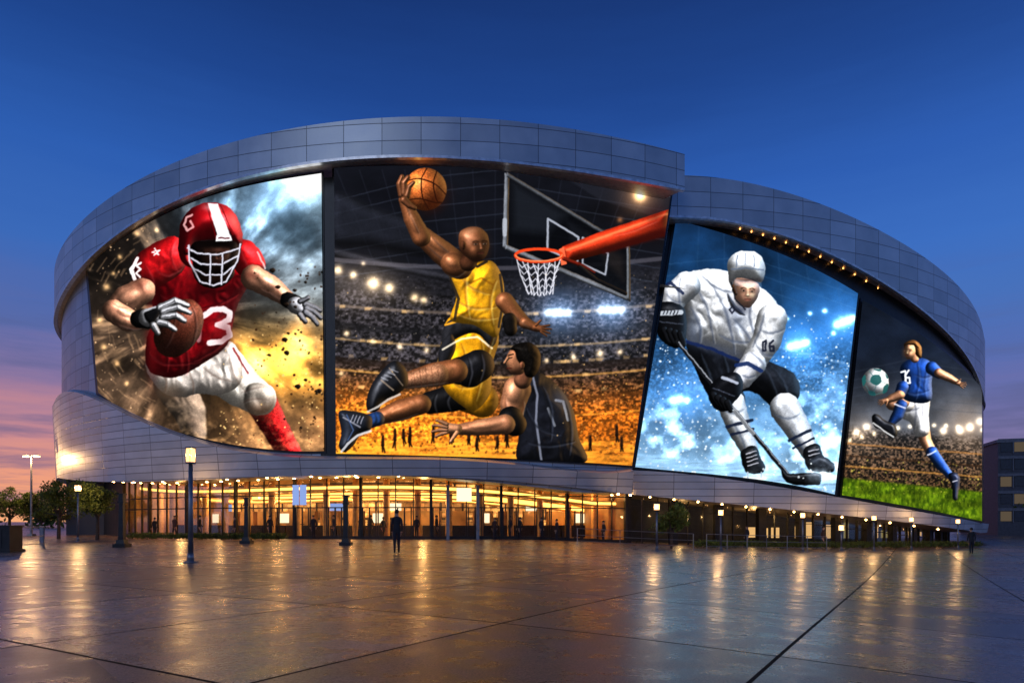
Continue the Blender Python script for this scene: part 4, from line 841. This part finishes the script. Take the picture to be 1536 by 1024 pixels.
for i in range(18):
    t = tl0+(tl1-tl0)*(i+.5)/18; x, y, _ = pol(CM, RG-2.6, t); A.cyl((x, y, -1), (x, y, ceilz(t)+.3), .26, .26, 16, 0)
    x, y, _ = pol(CM, RG-6.5, t+.02); A.box((x, y, 1.1), (1.7, .5, 2.2), t, 1)
    x, y, _ = pol(CM, RG-4.5, t-.03); A.box((x, y, .5), (2.2, .6, 1.0), t, 5)
    if i % 4 == 1: x, y, _ = pol(CM, RG-6.2, t+.02); A.box((x, y, 1.6), (1.0, .05, .8), t, 2)
for px in (445, 456):
    t = tat(CM, RG, px); x, y, _ = pol(CM, RG+.14, t); A.box((x, y, 3.3), (.5, .08, 1.5), t, 3)
t = tat(CM, RG, 696); x, y, _ = pol(CM, RG+.14, t); A.box((x, y, 3.3), (1.1, .08, 1.0), t, 2)
for px in (672, 716):
    t = tat(CM, RG, px); x, y, _ = pol(CM, RG+.25, t); A.box((x, y, 1.95), (.22, .4, 4.1), t, 4)
for px in (505, 590, 800, 340, 250):
    t = tat(CM, RG-5, px); x, y, _ = pol(CM, RG-5, t); A.box((x, y, 2.5), (1.3, .1, .6), t, 3 if px in (505, 250, 340) else 2)
A.make('lobby_interior', [M_ceil, M_inwall, E_white, E_blue, M_steel, M_dark], arena)
A = Acc()
for i in range(30):
    t = tat(CM, RG, 196)+(tat(CM, RG, 930)-tat(CM, RG, 196))*i/29
    for dr in (1.2, 2.6):
        if dr > 2 and i % 2: continue
        x, y, _ = pol(CM, RG+dr, t+random.uniform(-.006, .006)); zz = apb(t)+.02
        A.cyl((x, y, zz), (x, y, zz+.10), .09, .09, 10, 0)
A.make('soffit_downlights', [E_down], arena)
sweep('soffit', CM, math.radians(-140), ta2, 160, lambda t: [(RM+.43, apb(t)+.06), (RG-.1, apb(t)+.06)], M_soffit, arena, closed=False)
A = Acc()
for i in range(21):
    px = 1110+i*17.2; t = tat(CRB, RRB-.9, min(px, 1462)); x, y, _ = pol(CRB, RRB-.9, t); A.sphere((x, y, low_r(t)+.0), .06, 0, 8, 6)
A.make('roof_soffit_lights', [emis('amber_soffit_light', (1, .42, .10), 5)], arena)

# east storefront
RGe = RR-3.2; te0 = tat(CR, RGe, 940); te1 = math.radians(95)
sweep('east_glass', CR, te0, te1, 100, lambda t: [(RGe, -1.6), (RGe, aprb(t)+.4)], M_glass, arena, closed=False)
sweep('east_soffit', CR, te0, te1, 100, lambda t: [(RR+.48, aprb(t)+.06), (RGe-6, aprb(t)+.06)], M_soffit, arena, closed=False)
sweep('east_back_wall', CR, te0, te1, 60, lambda t: [(RGe-5, -1.6), (RGe-5, aprb(t)+.4)], M_dark, arena, closed=False)
A = Acc(); n = 44
for i in range(n):
    t = te0+(math.radians(70)-te0)*i/n; x, y, _ = pol(CR, RGe+.04, t); zc = aprb(t)+.2; z0 = float(zg(x))-.1
    A.box((x, y, (z0+zc)/2), (.30 if i % 3 == 0 else .09, .2, zc-z0), t)
    if i % 3 == 0: A.box((x, y, (z0+zc)/2), (.7, .5, zc-z0), t)
    t2 = t+(math.radians(70)-te0)/n/2; x, y, _ = pol(CR, RGe+.04, t2)
    A.box((x, y, zc-1.0), (1.25, .1, .07), t2)
    if random.random() < .6:
        xx, yy, _ = pol(CR, RGe-2.5, t2); hh = random.uniform(.5, 1.6); A.box((xx, yy, z0+.8+hh/2), (random.uniform(.4, 1.1), .1, hh), t2, random.choice((1, 1, 2, 2)))
A.make('east_storefront', [M_mull, E_winw, E_winc], arena)
A = Acc()
for i in range(13):
    t = tat(CR, RR-1.5, 975+i*36); x, y, _ = pol(CR, RR-1.5, t); zz = aprb(t); A.cyl((x, y, zz-.03), (x, y, zz+.05), .07, .07, 8, 0)
A.make('east_downlights', [E_down], arena)
def point(parent, loc, e, col=(1, .56, .22), r=.1, name='bulb'):
    l = bpy.data.lights.new(name, 'POINT'); l.energy = e; l.color = col; l.shadow_soft_size = r
    o = bpy.data.objects.new(name, l); o.location = loc; scene.collection.objects.link(o); o.parent = parent
for i in range(7):
    t = tl0+(tl1-tl0)*(i+.5)/7; x, y, _ = pol(CM, RG-3.6, t); point(arena, (x, y, 3.0), 560 if i > 2 else 420, (1, .52, .17), .25, 'hall_lamp')
for px in (1020, 1130, 1250, 1360):
    t = tat(CR, RGe-1.5, px); x, y, _ = pol(CR, RGe-1.5, t); point(arena, (x, y, 1.6), 80, (1, .6, .22), .2, 'shop_lamp')

# ------------------------------------------------------------------ ground
def ground_mat(name='plaza_paving', mul=1.0):
    m, nt, b, o = new_mat(name)
    N = nt.nodes.new; L = nt.links.new
    tc = N('ShaderNodeTexCoord')
    mp = N('ShaderNodeMapping'); mp.inputs['Rotation'].default_value = (0, 0, math.radians(31)); mp.inputs['Location'].default_value = (1.2, .6, 0)
    L(tc.outputs['Object'], mp.inputs['Vector'])
    br = N('ShaderNodeTexBrick'); br.offset = 0.0; br.inputs['Scale'].default_value = 1
    br.inputs['Brick Width'].default_value = 3.4; br.inputs['Row Height'].default_value = 4.0; br.inputs['Mortar Size'].default_value = .024; br.inputs['Mortar Smooth'].default_value = .25
    br.inputs['Color1'].default_value = (.72, .72, .72, 1); br.inputs['Color2'].default_value = (1.28, 1.28, 1.28, 1); br.inputs['Mortar'].default_value = (.14, .14, .14, 1)
    L(mp.outputs[0], br.inputs['Vector'])
    n1 = N('ShaderNodeTexNoise'); n1.inputs['Scale'].default_value = .16; n1.inputs['Detail'].default_value = 6; n1.inputs['Roughness'].default_value = .6
    n2 = N('ShaderNodeTexNoise'); n2.inputs['Scale'].default_value = 1.6; n2.inputs['Detail'].default_value = 10; n2.inputs['Roughness'].default_value = .72
    n3 = N('ShaderNodeTexNoise'); n3.inputs['Scale'].default_value = 48; n3.inputs['Detail'].default_value = 6; n3.inputs['Roughness'].default_value = .8
    for n in (n1, n2, n3): L(tc.outputs['Object'], n.inputs['Vector'])
    r1 = N('ShaderNodeValToRGB'); e = r1.color_ramp.elements; e[0].position = .40; e[0].color = (.24*mul, .215*mul, .20*mul, 1); e[1].position = .58; e[1].color = (.34*mul, .18*mul, .10*mul, 1)
    L(n1.outputs['Fac'], r1.inputs['Fac'])
    r2 = N('ShaderNodeValToRGB'); e = r2.color_ramp.elements; e[0].position = .36; e[0].color = (.45, .45, .45, 1); e[1].position = .64; e[1].color = (1.4, 1.4, 1.4, 1); L(n2.outputs['Fac'], r2.inputs['Fac'])
    r3 = N('ShaderNodeValToRGB'); e = r3.color_ramp.elements; e[0].position = .40; e[0].color = (.35, .35, .35, 1); e[1].position = .62; e[1].color = (1.7, 1.7, 1.7, 1); L(n3.outputs['Fac'], r3.inputs['Fac'])
    cur = r1.outputs['Color']
    for s in (r2.outputs['Color'], r3.outputs['Color'], br.outputs['Color']):
        mx = N('ShaderNodeMix'); mx.data_type = 'RGBA'; mx.blend_type = 'MULTIPLY'; mx.inputs[0].default_value = 1; mx.clamp_result = False
        L(cur, mx.inputs[6]); L(s, mx.inputs[7]); cur = mx.outputs[2]
    L(cur, b.inputs['Base Color'])
    ro = N('ShaderNodeMapRange'); ro.inputs['From Min'].default_value = .34; ro.inputs['From Max'].default_value = .66; ro.inputs['To Min'].default_value = .20; ro.inputs['To Max'].default_value = .38
    L(n2.outputs['Fac'], ro.inputs['Value'])
    sep = N('ShaderNodeSeparateColor'); L(br.outputs['Color'], sep.inputs[0])
    sl_ = N('ShaderNodeMath'); sl_.operation = 'MULTIPLY_ADD'; sl_.inputs[1].default_value = -.10; sl_.inputs[2].default_value = .10; L(sep.outputs[0], sl_.inputs[0])
    a1 = N('ShaderNodeMath'); a1.operation = 'ADD'; L(ro.outputs[0], a1.inputs[0]); L(sl_.outputs[0], a1.inputs[1])
    a2 = N('ShaderNodeMath'); a2.operation = 'MULTIPLY_ADD'; a2.inputs[1].default_value = .4; a2.use_clamp = True; L(br.outputs['Fac'], a2.inputs[0]); L(a1.outputs[0], a2.inputs[2])
    L(a2.outputs[0], b.inputs['Roughness'])
    sp = N('ShaderNodeMapRange'); sp.inputs['To Min'].default_value = .62; sp.inputs['To Max'].default_value = 0.04; L(br.outputs['Fac'], sp.inputs['Value']); L(sp.outputs[0], b.inputs['Specular IOR Level'])
    b1 = N('ShaderNodeBump'); b1.inputs['Strength'].default_value = .5; b1.inputs['Distance'].default_value = .0024; L(n3.outputs['Fac'], b1.inputs['Height'])
    L(b1.outputs[0], b.inputs['Normal']); return m
M_ground = ground_mat()
xs = np.unique(np.concatenate([[-2500, -800, -300, -120], np.linspace(-70, 70, 141), [120, 300, 800, 2500]])); ys = np.array([-400, -100, -30, -10, 0, 5, 10, 20, 30, 40, 60, 80, 120, 200, 500, 1200, 3000.])
V = [(x, y, float(zg(x))) for y in ys for x in xs]; nx = len(xs)
Fc = [(j*nx+i, j*nx+i+1, (j+1)*nx+i+1, (j+1)*nx+i) for j in range(len(ys)-1) for i in range(nx-1)]
mk('ground', V, Fc, M_ground, smooth=True)
M_asph = ground_mat('dark_paving', .28)
arc_pts = []
for i in range(61):
    x = -26+i/60*25.2; y = 9.7-.80*(x+7.5)-.045*(x+7.5)**2 if x > -7.5 else 9.7-.80*(x+7.5)*.55; arc_pts.append((x, y))
V = [(x, y, float(zg(x))+.004) for x, y in arc_pts]+[(x, -8, float(zg(x))+.004) for x, y in arc_pts]
mk('dark_paving_path', V, [(61+i, 62+i, i+1, i) for i in range(60)], M_asph)

# ------------------------------------------------------------------ street furniture
def street_lamp(px, D, h, r=.06, lamp=E_lamp, lr=.1, lh=.28, en=60):
    x, y, z = at_depth(px, D); e = empty('street_lamp', (x, y, z)); A = Acc()
    A.cyl((0, 0, 0), (0, 0, .04), r*3, r*3, 16); A.cyl((0, 0, .04), (0, 0, .30), r*1.5, r*1.35, 16); A.cyl((0, 0, .30), (0, 0, h-lh-.05), r*1.1, r*.85, 16)
    A.cyl((0, 0, h-lh-.05), (0, 0, h-lh), lr*1.1, lr*1.15, 16); A.cyl((0, 0, h-.03), (0, 0, h+.02), lr*1.2, lr*1.1, 16)
    for k in range(4):
        a = k*math.pi/2+.3; A.cyl((math.cos(a)*lr*1.05, math.sin(a)*lr*1.05, h-lh), (math.cos(a)*lr*1.05, math.sin(a)*lr*1.05, h-.02), .008, .008, 6)
    A.make('post', [M_steel], e, True)
    B = Acc(); B.cyl((0, 0, h-lh), (0, 0, h-.03), lr*.92, lr*.92, 16); B.make('lantern', [lamp], e)
    point(e, (0, 0, h-lh*.5), en, r=.05)
    return e
street_lamp(286, 21.3, 3.66, .075, E_near, .14, .46, 120)
for px, D, h in ((985, 38, 2.7), (1081, 43, 2.65), (1204, 46.5, 2.7), (1311, 50, 2.65), (1367, 53, 2.6), (1437, 56, 2.5)): street_lamp(px, D, h, .055, E_lamp, .16, .34, 190)
for px, D, h in ((117, 44, 3.7), (1262, 49, 1.9)): street_lamp(px, D, h, .055, E_lamp, .18, .38, 520 if px < 200 else 60)
x, y, z = at_depth(47, 60); e = empty('parking_light_mast', (x, y, z)); A = Acc()
A.cyl((0, 0, 0), (0, 0, 7.2), .11, .07, 12); A.box((0, 0, .1), (.5, .5, .2)); A.box((0, 0, 7.2), (1.1, .08, .06)); A.box((-.5, 0, 7.25), (.5, .25, .09)); A.box((.5, 0, 7.25), (.5, .25, .09)); A.make('mast', [M_steel], e)
B = Acc(); B.box((-.5, 0, 7.16), (.42, .2, .09)); B.box((.5, 0, 7.16), (.42, .2, .09)); B.make('lights', [emis('mast_lamp', (1, .6, .28), 14)], e)
point(e, (0, -.3, 6.9), 900)
for px, D in ((183, 34), (370, 39.5), (519, 36.5)):
    x, y, z = at_depth(px, D); e = empty('plaza_pylon', (x, y, z)); A = Acc()
    A.box((0, 0, .09), (.62, .62, .18)); A.box((0, 0, .28), (.44, .44, .2), 0, 0, .85); A.box((0, 0, 1.3), (.26, .26, 1.85), 0, 0, .75); A.box((0, 0, 2.28), (.30, .30, .10)); A.box((0, 0, 2.5), (.24, .24, .34), 0, 0, .9); A.box((0, 0, 2.70), (.34, .34, .06)); A.make('column', [M_dark], e)

def railing(name, pts, h=1.05, step=1.6, rails=(.25, .62, 1.05)):
    e = empty(name); A = Acc()
    for (a, b) in zip(pts[:-1], pts[1:]):
        d = math.hypot(b[0]-a[0], b[1]-a[1]); n = max(1, int(d/step))
        for i in range(n+1):
            x, y = a[0]+(b[0]-a[0])*i/n, a[1]+(b[1]-a[1])*i/n; z = float(zg(x)); A.cyl((x, y, z), (x, y, z+h), .03, .03, 8); A.box((x, y, z+.01), (.14, .14, .02))
        for k in rails:
            for i in range(n):
                p = [a[0]+(b[0]-a[0])*i/n, a[1]+(b[1]-a[1])*i/n]; q = [a[0]+(b[0]-a[0])*(i+1)/n, a[1]+(b[1]-a[1])*(i+1)/n]
                A.cyl((p[0], p[1], float(zg(p[0]))+k), (q[0], q[1], float(zg(q[0]))+k), .02, .02, 6)
    A.make('rails', [M_steel], e)
railing('railing', [at_depth(p, D)[:2] for p, D in ((866, 43), (930, 42.5), (985, 42.5), (1040, 43))])
railing('railing', [at_depth(p, D)[:2] for p, D in ((1060, 44.5), (1150, 46), (1240, 48))])
railing('railing', [at_depth(p, D)[:2] for p, D in ((-40, 30), (24, 30), (66, 32), (60, 40))])
x, y, z = at_depth(4, 28.5); e = empty('utility_cabinet', (x, y, z)); A = Acc(); A.box((0, 0, .06), (1.3, .9, .12)); A.box((0, 0, .6), (1.15, .75, 1.0)); A.box((0, 0, 1.12), (1.25, .85, .06)); A.box((0, -.385, .6), (.5, .02, .8)); A.make('cabinet', [M_dark], e)

# foliage
def leaf_mat(name, c):
    m, nt, b, o = new_mat(name); b.inputs['Roughness'].default_value = .6
    n = nt.nodes.new('ShaderNodeTexNoise'); n.inputs['Scale'].default_value = 2.5
    tc = nt.nodes.new('ShaderNodeTexCoord'); nt.links.new(tc.outputs['Object'], n.inputs['Vector'])
    r = nt.nodes.new('ShaderNodeValToRGB'); r.color_ramp.elements[0].position = .35; r.color_ramp.elements[1].position = .65
    r.color_ramp.elements[0].color = tuple(x*.45 for x in c)+(1,); r.color_ramp.elements[1].color = tuple(x*1.5 for x in c)+(1,)
    nt.links.new(n.outputs['Fac'], r.inputs['Fac']); nt.links.new(r.outputs['Color'], b.inputs['Base Color'])
    t = nt.nodes.new('ShaderNodeBsdfTranslucent'); nt.links.new(r.outputs['Color'], t.inputs['Color']); mx = nt.nodes.new('ShaderNodeMixShader'); mx.inputs[0].default_value = .35
    nt.links.new(b.outputs[0], mx.inputs[1]); nt.links.new(t.outputs[0], mx.inputs[2]); nt.links.new(mx.outputs[0], o.inputs['Surface']); return m
M_leaf = leaf_mat('leaves', (.12, .17, .03)); M_bark = simple('bark', (.07, .05, .035), .9, scale=12, var=.3, bump=.5)
def leaves(centers, radii, n, size):
    c = np.array(centers); r = np.array(radii); k = rng.integers(0, len(c), n)
    d = rng.normal(size=(n, 3)); d /= np.linalg.norm(d, axis=1)[:, None]; rad = r[k]*rng.random(n)**.45
    p = c[k]+d*rad[:, None]*np.array((1, 1, .8)); s = size*rng.uniform(.6, 1.4, n)
    a = rng.normal(size=(n, 3)); a /= np.linalg.norm(a, axis=1)[:, None]; b = np.cross(a, rng.normal(size=(n, 3))); b /= np.linalg.norm(b, axis=1)[:, None]
    a = a*s[:, None]; b = b*s[:, None]*.5
    V = np.stack([p-a, p+b, p+a, p-b], 1).reshape(-1, 3); return V, np.arange(4*n).reshape(-1, 4)
def tree(px, D, h, cr, nl=4600, name='deciduous_tree'):
    x, y, z = at_depth(px, D); e = empty(name, (x, y, z)); A = Acc(); th = h*.42
    A.cyl((0, 0, -.1), (.03, 0, th), .12*h/4, .08*h/4, 10); cs = []; rs = []
    for i in range(13):
        a = random.uniform(0, 6.28); rr = cr*random.uniform(.2, .75); hz = random.uniform(.42, .9)*h
        p = (rr*math.cos(a), rr*math.sin(a), hz); A.cyl((.03, 0, th*random.uniform(.7, 1)), p, .05*h/4, .012, 6); cs.append(p); rs.append(cr*random.uniform(.28, .48))
        for _ in range(2):
            q = (p[0]+random.uniform(-.4, .4)*cr, p[1]+random.uniform(-.4, .4)*cr, p[2]+random.uniform(-.1, .3)*cr); A.cyl(p, q, .012, .005, 5); cs.append(q); rs.append(cr*random.uniform(.15, .28))
    A.make('trunk', [M_bark], e); V, Q = leaves(cs, rs, nl, .09); mk('foliage', V, Q.tolist(), M_leaf, e)
tree(14, 60, 4.8, 2.2); tree(88, 50, 4.6, 2.1); tree(146, 47, 4.3, 1.8); tree(62, 62, 4.0, 2.0); tree(1007, 44, 2.9, 1.3, 3000)
cs = []; rs = []
for i in range(90):
    a = random.uniform(-58, -34) if i % 2 else random.uniform(34, 55); R_ = random.uniform(150, 200); x = R_*math.sin(math.radians(a)); y = R_*math.cos(math.radians(a)); cs.append((x, y, random.uniform(1.5, 5))); rs.append(random.uniform(2.5, 4.5))
V, Q = leaves(cs, rs, 16000, .5); mk('distant_tree_row', V, Q.tolist(), M_leaf)
cs = []; rs = []
for px in range(1045, 1470, 4):
    x, y, z = at_depth(px, 47+(px-1045)*.030); cs.append((x, y, z+.35)); rs.append(.38)
V, Q = leaves(cs, rs, 9000, .07); mk('hedge', V, Q.tolist(), M_leaf)
cs = []; rs = []
for px in list(range(196, 430, 5)):
    x, y, z = at_depth(px, 46.5+max(0, (300-px))*.02); cs.append((x, y, z+.3)); rs.append(.32)
V, Q = leaves(cs, rs, 4500, .07); mk('hedge', V, Q.tolist(), M_leaf)

# office block on the east
ob = empty('office_building'); A = Acc(); x0, y0 = 86, 118; rz = math.radians(-18)
def L2(u, v): return (x0+u*math.cos(rz)-v*math.sin(rz), y0+u*math.sin(rz)+v*math.cos(rz))
c = L2(25, 10); A.box((c[0], c[1], 7.0), (50, 20, 16.6), rz, 0); A.box((c[0], c[1], 15.5), (50.6, 20.6, .5), rz, 1)
for f in range(5):
    z = .9+f*3.05
    c = L2(25, -.08); A.box((c[0], c[1], z+2.55), (50, .3, .5), rz, 1)
    for i in range(24):
        c = L2(1.2+i*2.07, -.06); A.box((c[0], c[1], z+1.35), (1.6, .12, 1.7), rz, random.choice((2, 2, 2, 3, 4, 2, 4, 4)))
        c = L2(2.22+i*2.07, -.12); A.box((c[0], c[1], z+1.35), (.16, .3, 2.3), rz, 1)
A.make('facade', [simple('office_cladding', (.08, .08, .10), .6), simple('office_trim', (.18, .18, .21), .6), simple('dark_window', (.03, .04, .06), .1), emis('lit_office_window', (1, .66, .32), .5, False), emis('dim_office_window', (.8, .6, .4), .12, False)], ob)

# ------------------------------------------------------------------ people
M_skin = simple('skin', (.45, .28, .2), .5); M_hair = simple('hair', (.03, .02, .015), .7)
def body_mesh(stride=.0, coat=(.02, .022, .028), trou=(.018, .02, .03), key='a', arms=0.0):
    V = []; E = []; R = []
    def v(p, r, par=None):
        V.append(p); R.append(r if isinstance(r, tuple) else (r, r)); i = len(V)-1
        if par is not None: E.append((par, i))
        return i
    pel = v((0, 0, .96), (.155, .115)); sp = v((0, 0, 1.14), (.145, .105), pel); ch = v((0, 0, 1.34), (.175, .12), sp); nb = v((0, -.01, 1.47), (.10, .085), ch)
    nk = v((0, 0, 1.545), (.058, .058), nb); hb = v((0, .02, 1.62), (.07, .085), nk); hd = v((0, .015, 1.71), (.08, .10), hb); v((0, 0, 1.785), (.055, .065), hd)
    for s in (-1, 1):
        sh = v((s*.165, -.01, 1.43), (.072, .07), nb); el = v((s*.205, -.06-arms*s*.05, 1.16), .052, sh); wr = v((s*.195, .06-arms*s*.12, .93), .036, el); v((s*.19, .08-arms*s*.13, .86), (.026, .042), wr)
        hp = v((s*.082, 0, .88), (.10, .10), pel); kn = v((s*.085, .03+s*stride*.55, .50), .066, hp); an = v((s*.085, -.02+s*stride, .10), .044, kn); v((s*.10, .13+s*stride, .045), (.045, .035), an)
    me = bpy.data.meshes.new('body'); me.from_pydata(V, E, []); ob = bpy.data.objects.new('tmp', me); scene.collection.objects.link(ob)
    ob.modifiers.new('s', 'SKIN'); sv = me.skin_vertices[0].data
    for i, r in enumerate(R): sv[i].radius = r; sv[i].use_root = (i == 0)
    sb = ob.modifiers.new('u', 'SUBSURF'); sb.levels = 2; sb.render_levels = 2
    dg = bpy.context.evaluated_depsgraph_get(); out = bpy.data.meshes.new_from_object(ob.evaluated_get(dg)); bpy.data.objects.remove(ob)
    for mm in (simple('coat_'+key, coat, .8), simple('trousers_'+key, trou, .8), M_skin, M_black): out.materials.append(mm)
    for p in out.polygons:
        c = p.center; p.use_smooth = True
        if c.z < .10: p.material_index = 3
        elif c.z > 1.53 or (abs(c.x) > .15 and c.z < .91): p.material_index = 2
        elif c.z < .84: p.material_index = 1
    A = Acc()
    A.sphere((0, -.012, 1.735), .108, 1, 16, 10, (.86, 1.02, .86)); A.cyl((0, .10, 1.70), (0, .128, 1.665), .008, .017, 8, 0)
    for s in (-1, 1):
        A.sphere((s*.085, .0, 1.69), .028, 0, 8, 6, (.4, .7, 1.1)); A.sphere((s*.033, .098, 1.705), .012, 2, 8, 6)
        for k, (o, l) in enumerate(((-.025, .06), (-.008, .07), (.009, .066), (.025, .052))):
            bx, by, bz = s*.188, .09-arms*s*.13+o, .835; A.cyl((bx, by, bz), (bx-s*.006, by+.008, bz-l*.6), .010, .009, 7, 0); A.cyl((bx-s*.006, by+.008, bz-l*.6), (bx-s*.018, by+.014, bz-l*1.15), .009, .007, 7, 0)
        A.cyl((s*.176, .115-arms*s*.13, .875), (s*.16, .14-arms*s*.13, .82), .012, .008, 7, 0)
    A.cyl((-.025, .10, 1.638), (.025, .10, 1.638), .006, .006, 6, 2)
    return out, A
bodies = [body_mesh(.10, key='walk', arms=1.0), body_mesh(.0, (.03, .03, .04), (.02, .025, .04), 'stand'), body_mesh(.14, (.06, .03, .025), (.03, .03, .04), 'walk2', 1.0)]
det = []
for bm_, A in bodies:
    o = A.make('head_and_hands', [M_skin, M_hair, M_black], None, True); det.append(o.data); bpy.data.objects.remove(o)
def person(pos, h=1.8, ang=0.0, k=0):
    e = empty('pedestrian', pos); s = h/1.84; e.scale = (s, s, s); e.rotation_euler = (0, 0, ang)
    a = bpy.data.objects.new('body', bodies[k][0]); b = bpy.data.objects.new('head_and_hands', det[k])
    for q in (a, b): scene.collection.objects.link(q); q.parent = e
    return e
person(ground_at(595, 830), 1.82, math.radians(12), 0)
person(ground_at(1457, 831), 1.86, math.radians(-20), 0)
for px, D, a in ((232, 50, 1), (262, 51, 3), (300, 50.5, 5), (352, 49, 2), (405, 50, 4), (470, 49, .5), (500, 51, 2), (540, 50.5, 2.5), (556, 50, 1.2), (575, 51.5, 4), (625, 51, 3), (655, 50, 5), (742, 49.5, .3), (765, 51, 2.2), (780, 50, 1), (812, 50.5, 4), (835, 50, 1), (905, 51, 2), (1120, 52, 2), (1235, 53, 4)):
    person(at_depth(px, D), random.uniform(1.6, 1.85), a, random.randrange(3))

# ------------------------------------------------------------------ sky
w = bpy.data.worlds.new('World'); scene.world = w; w.use_nodes = True; nt = w.node_tree; N = nt.nodes.new; L = nt.links.new
for n in list(nt.nodes): nt.nodes.remove(n)
out = N('ShaderNodeOutputWorld'); bg = N('ShaderNodeBackground'); tc = N('ShaderNodeTexCoord'); sx = N('ShaderNodeSeparateXYZ'); L(tc.outputs['Generated'], sx.inputs[0])
def ramp(st):
    r = N('ShaderNodeValToRGB'); cr = r.color_ramp
    while len(cr.elements) < len(st): cr.elements.new(.5)
    for e, (p, c) in zip(cr.elements, st): e.position = p; e.color = lin([x/255 for x in c])+(1,)
    return r
rl = ramp([(0, (246, 172, 122)), (.05, (238, 158, 126)), (.11, (200, 136, 144)), (.17, (138, 116, 158)), (.24, (84, 104, 168)), (.33, (56, 104, 184)), (.43, (42, 92, 176)), (.53, (27, 68, 142)), (.66, (14, 42, 100)), (1, (8, 24, 62))])
rr = ramp([(0, (176, 146, 168)), (.08, (140, 124, 168)), (.15, (104, 108, 168)), (.21, (80, 106, 176)), (.27, (66, 110, 186)), (.34, (56, 108, 192)), (.43, (42, 92, 178)), (.53, (27, 68, 142)), (.66, (14, 42, 100)), (1, (8, 24, 62))])
rb = ramp([(0, (118, 132, 158)), (.1, (100, 124, 166)), (.25, (74, 112, 178)), (.43, (44, 92, 170)), (.6, (22, 56, 120)), (1, (8, 24, 62))])
nm = N('ShaderNodeMapping'); nm.inputs['Scale'].default_value = (1.3, 1.3, 12); L(tc.outputs['Generated'], nm.inputs['Vector'])
nn = N('ShaderNodeTexNoise'); nn.inputs['Scale'].default_value = 2.6; nn.inputs['Detail'].default_value = 7; nn.inputs['Roughness'].default_value = .6; L(nm.outputs[0], nn.inputs['Vector'])
hz = N('ShaderNodeMapRange'); hz.inputs['From Min'].default_value = .05; hz.inputs['From Max'].default_value = .34; hz.inputs['To Min'].default_value = 1; hz.inputs['To Max'].default_value = 0; L(sx.outputs['Z'], hz.inputs['Value'])
m0 = N('ShaderNodeMath'); m0.operation = 'MULTIPLY_ADD'; m0.inputs[1].default_value = .12; m0.inputs[2].default_value = .045; L(hz.outputs[0], m0.inputs[0])
ms = N('ShaderNodeMath'); ms.operation = 'SUBTRACT'; ms.inputs[1].default_value = .5; L(nn.outputs['Fac'], ms.inputs[0])
m1 = N('ShaderNodeMath'); m1.operation = 'MULTIPLY'; L(ms.outputs[0], m1.inputs[0]); L(m0.outputs[0], m1.inputs[1])
m2 = N('ShaderNodeMath'); m2.operation = 'ADD'; L(sx.outputs['Z'], m2.inputs[0]); L(m1.outputs[0], m2.inputs[1])
for r_ in (rl, rr, rb): L(m2.outputs[0], r_.inputs['Fac'])
mr = N('ShaderNodeMapRange'); mr.inputs['From Min'].default_value = -.5; mr.inputs['From Max'].default_value = .5; L(sx.outputs['X'], mr.inputs['Value'])
mx = N('ShaderNodeMix'); mx.data_type = 'RGBA'; L(mr.outputs[0], mx.inputs[0]); L(rl.outputs[0], mx.inputs[6]); L(rr.outputs[0], mx.inputs[7])
mb = N('ShaderNodeMapRange'); mb.inputs['From Min'].default_value = .35; mb.inputs['From Max'].default_value = -.15; L(sx.outputs['Y'], mb.inputs['Value'])
mxb = N('ShaderNodeMix'); mxb.data_type = 'RGBA'; L(mb.outputs[0], mxb.inputs[0]); L(mx.outputs[2], mxb.inputs[6]); L(rb.outputs[0], mxb.inputs[7])
cr2 = N('ShaderNodeMapRange'); cr2.inputs['From Min'].default_value = .50; cr2.inputs['From Max'].default_value = .66; L(nn.outputs['Fac'], cr2.inputs['Value'])
cm_ = N('ShaderNodeMath'); cm_.operation = 'MULTIPLY'; L(cr2.outputs[0], cm_.inputs[0]); L(hz.outputs[0], cm_.inputs[1])
cm2 = N('ShaderNodeMath'); cm2.operation = 'MULTIPLY'; cm2.inputs[1].default_value = .75; L(cm_.outputs[0], cm2.inputs[0])
mx2 = N('ShaderNodeMix'); mx2.data_type = 'RGBA'; L(cm2.outputs[0], mx2.inputs[0]); L(mxb.outputs[2], mx2.inputs[6]); mx2.inputs[7].default_value = lin((.36, .36, .52))+(1,)
L(mx2.outputs[2], bg.inputs['Color']); bg.inputs['Strength'].default_value = 1.0
sky = N('ShaderNodeTexSky'); sky.sky_type = 'NISHITA'; sky.sun_disc = False; sky.sun_elevation = math.radians(0.5); sky.sun_rotation = math.radians(-120)
bg2 = N('ShaderNodeBackground'); bg2.inputs['Strength'].default_value = .01; L(sky.outputs[0], bg2.inputs['Color'])
ad = N('ShaderNodeAddShader'); L(bg.outputs[0], ad.inputs[0]); L(bg2.outputs[0], ad.inputs[1]); L(ad.outputs[0], out.inputs['Surface'])

sl = bpy.data.lights.new('facade_fill', 'SUN'); sl.energy = .22; sl.angle = math.radians(25); sl.color = (.80, .88, 1)  # added bluish fill that brightens the facade; no sun is up at dusk
so = bpy.data.objects.new('facade_fill', sl); so.rotation_euler = (math.radians(66), 0, math.radians(-25)); scene.collection.objects.link(so)

# ------------------------------------------------------------------ camera
cam = bpy.data.cameras.new('camera'); co = bpy.data.objects.new('camera', cam); scene.collection.objects.link(co)
co.location = (0, 0, CZ); co.rotation_euler = (math.radians(90), 0, 0); cam.sensor_width = 36; cam.lens = F/1536*36; cam.shift_y = (HY-512)/1536; cam.clip_end = 6000
scene.camera = co
scene.view_settings.view_transform = 'Standard'; scene.view_settings.look = 'None'; scene.view_settings.exposure = 0
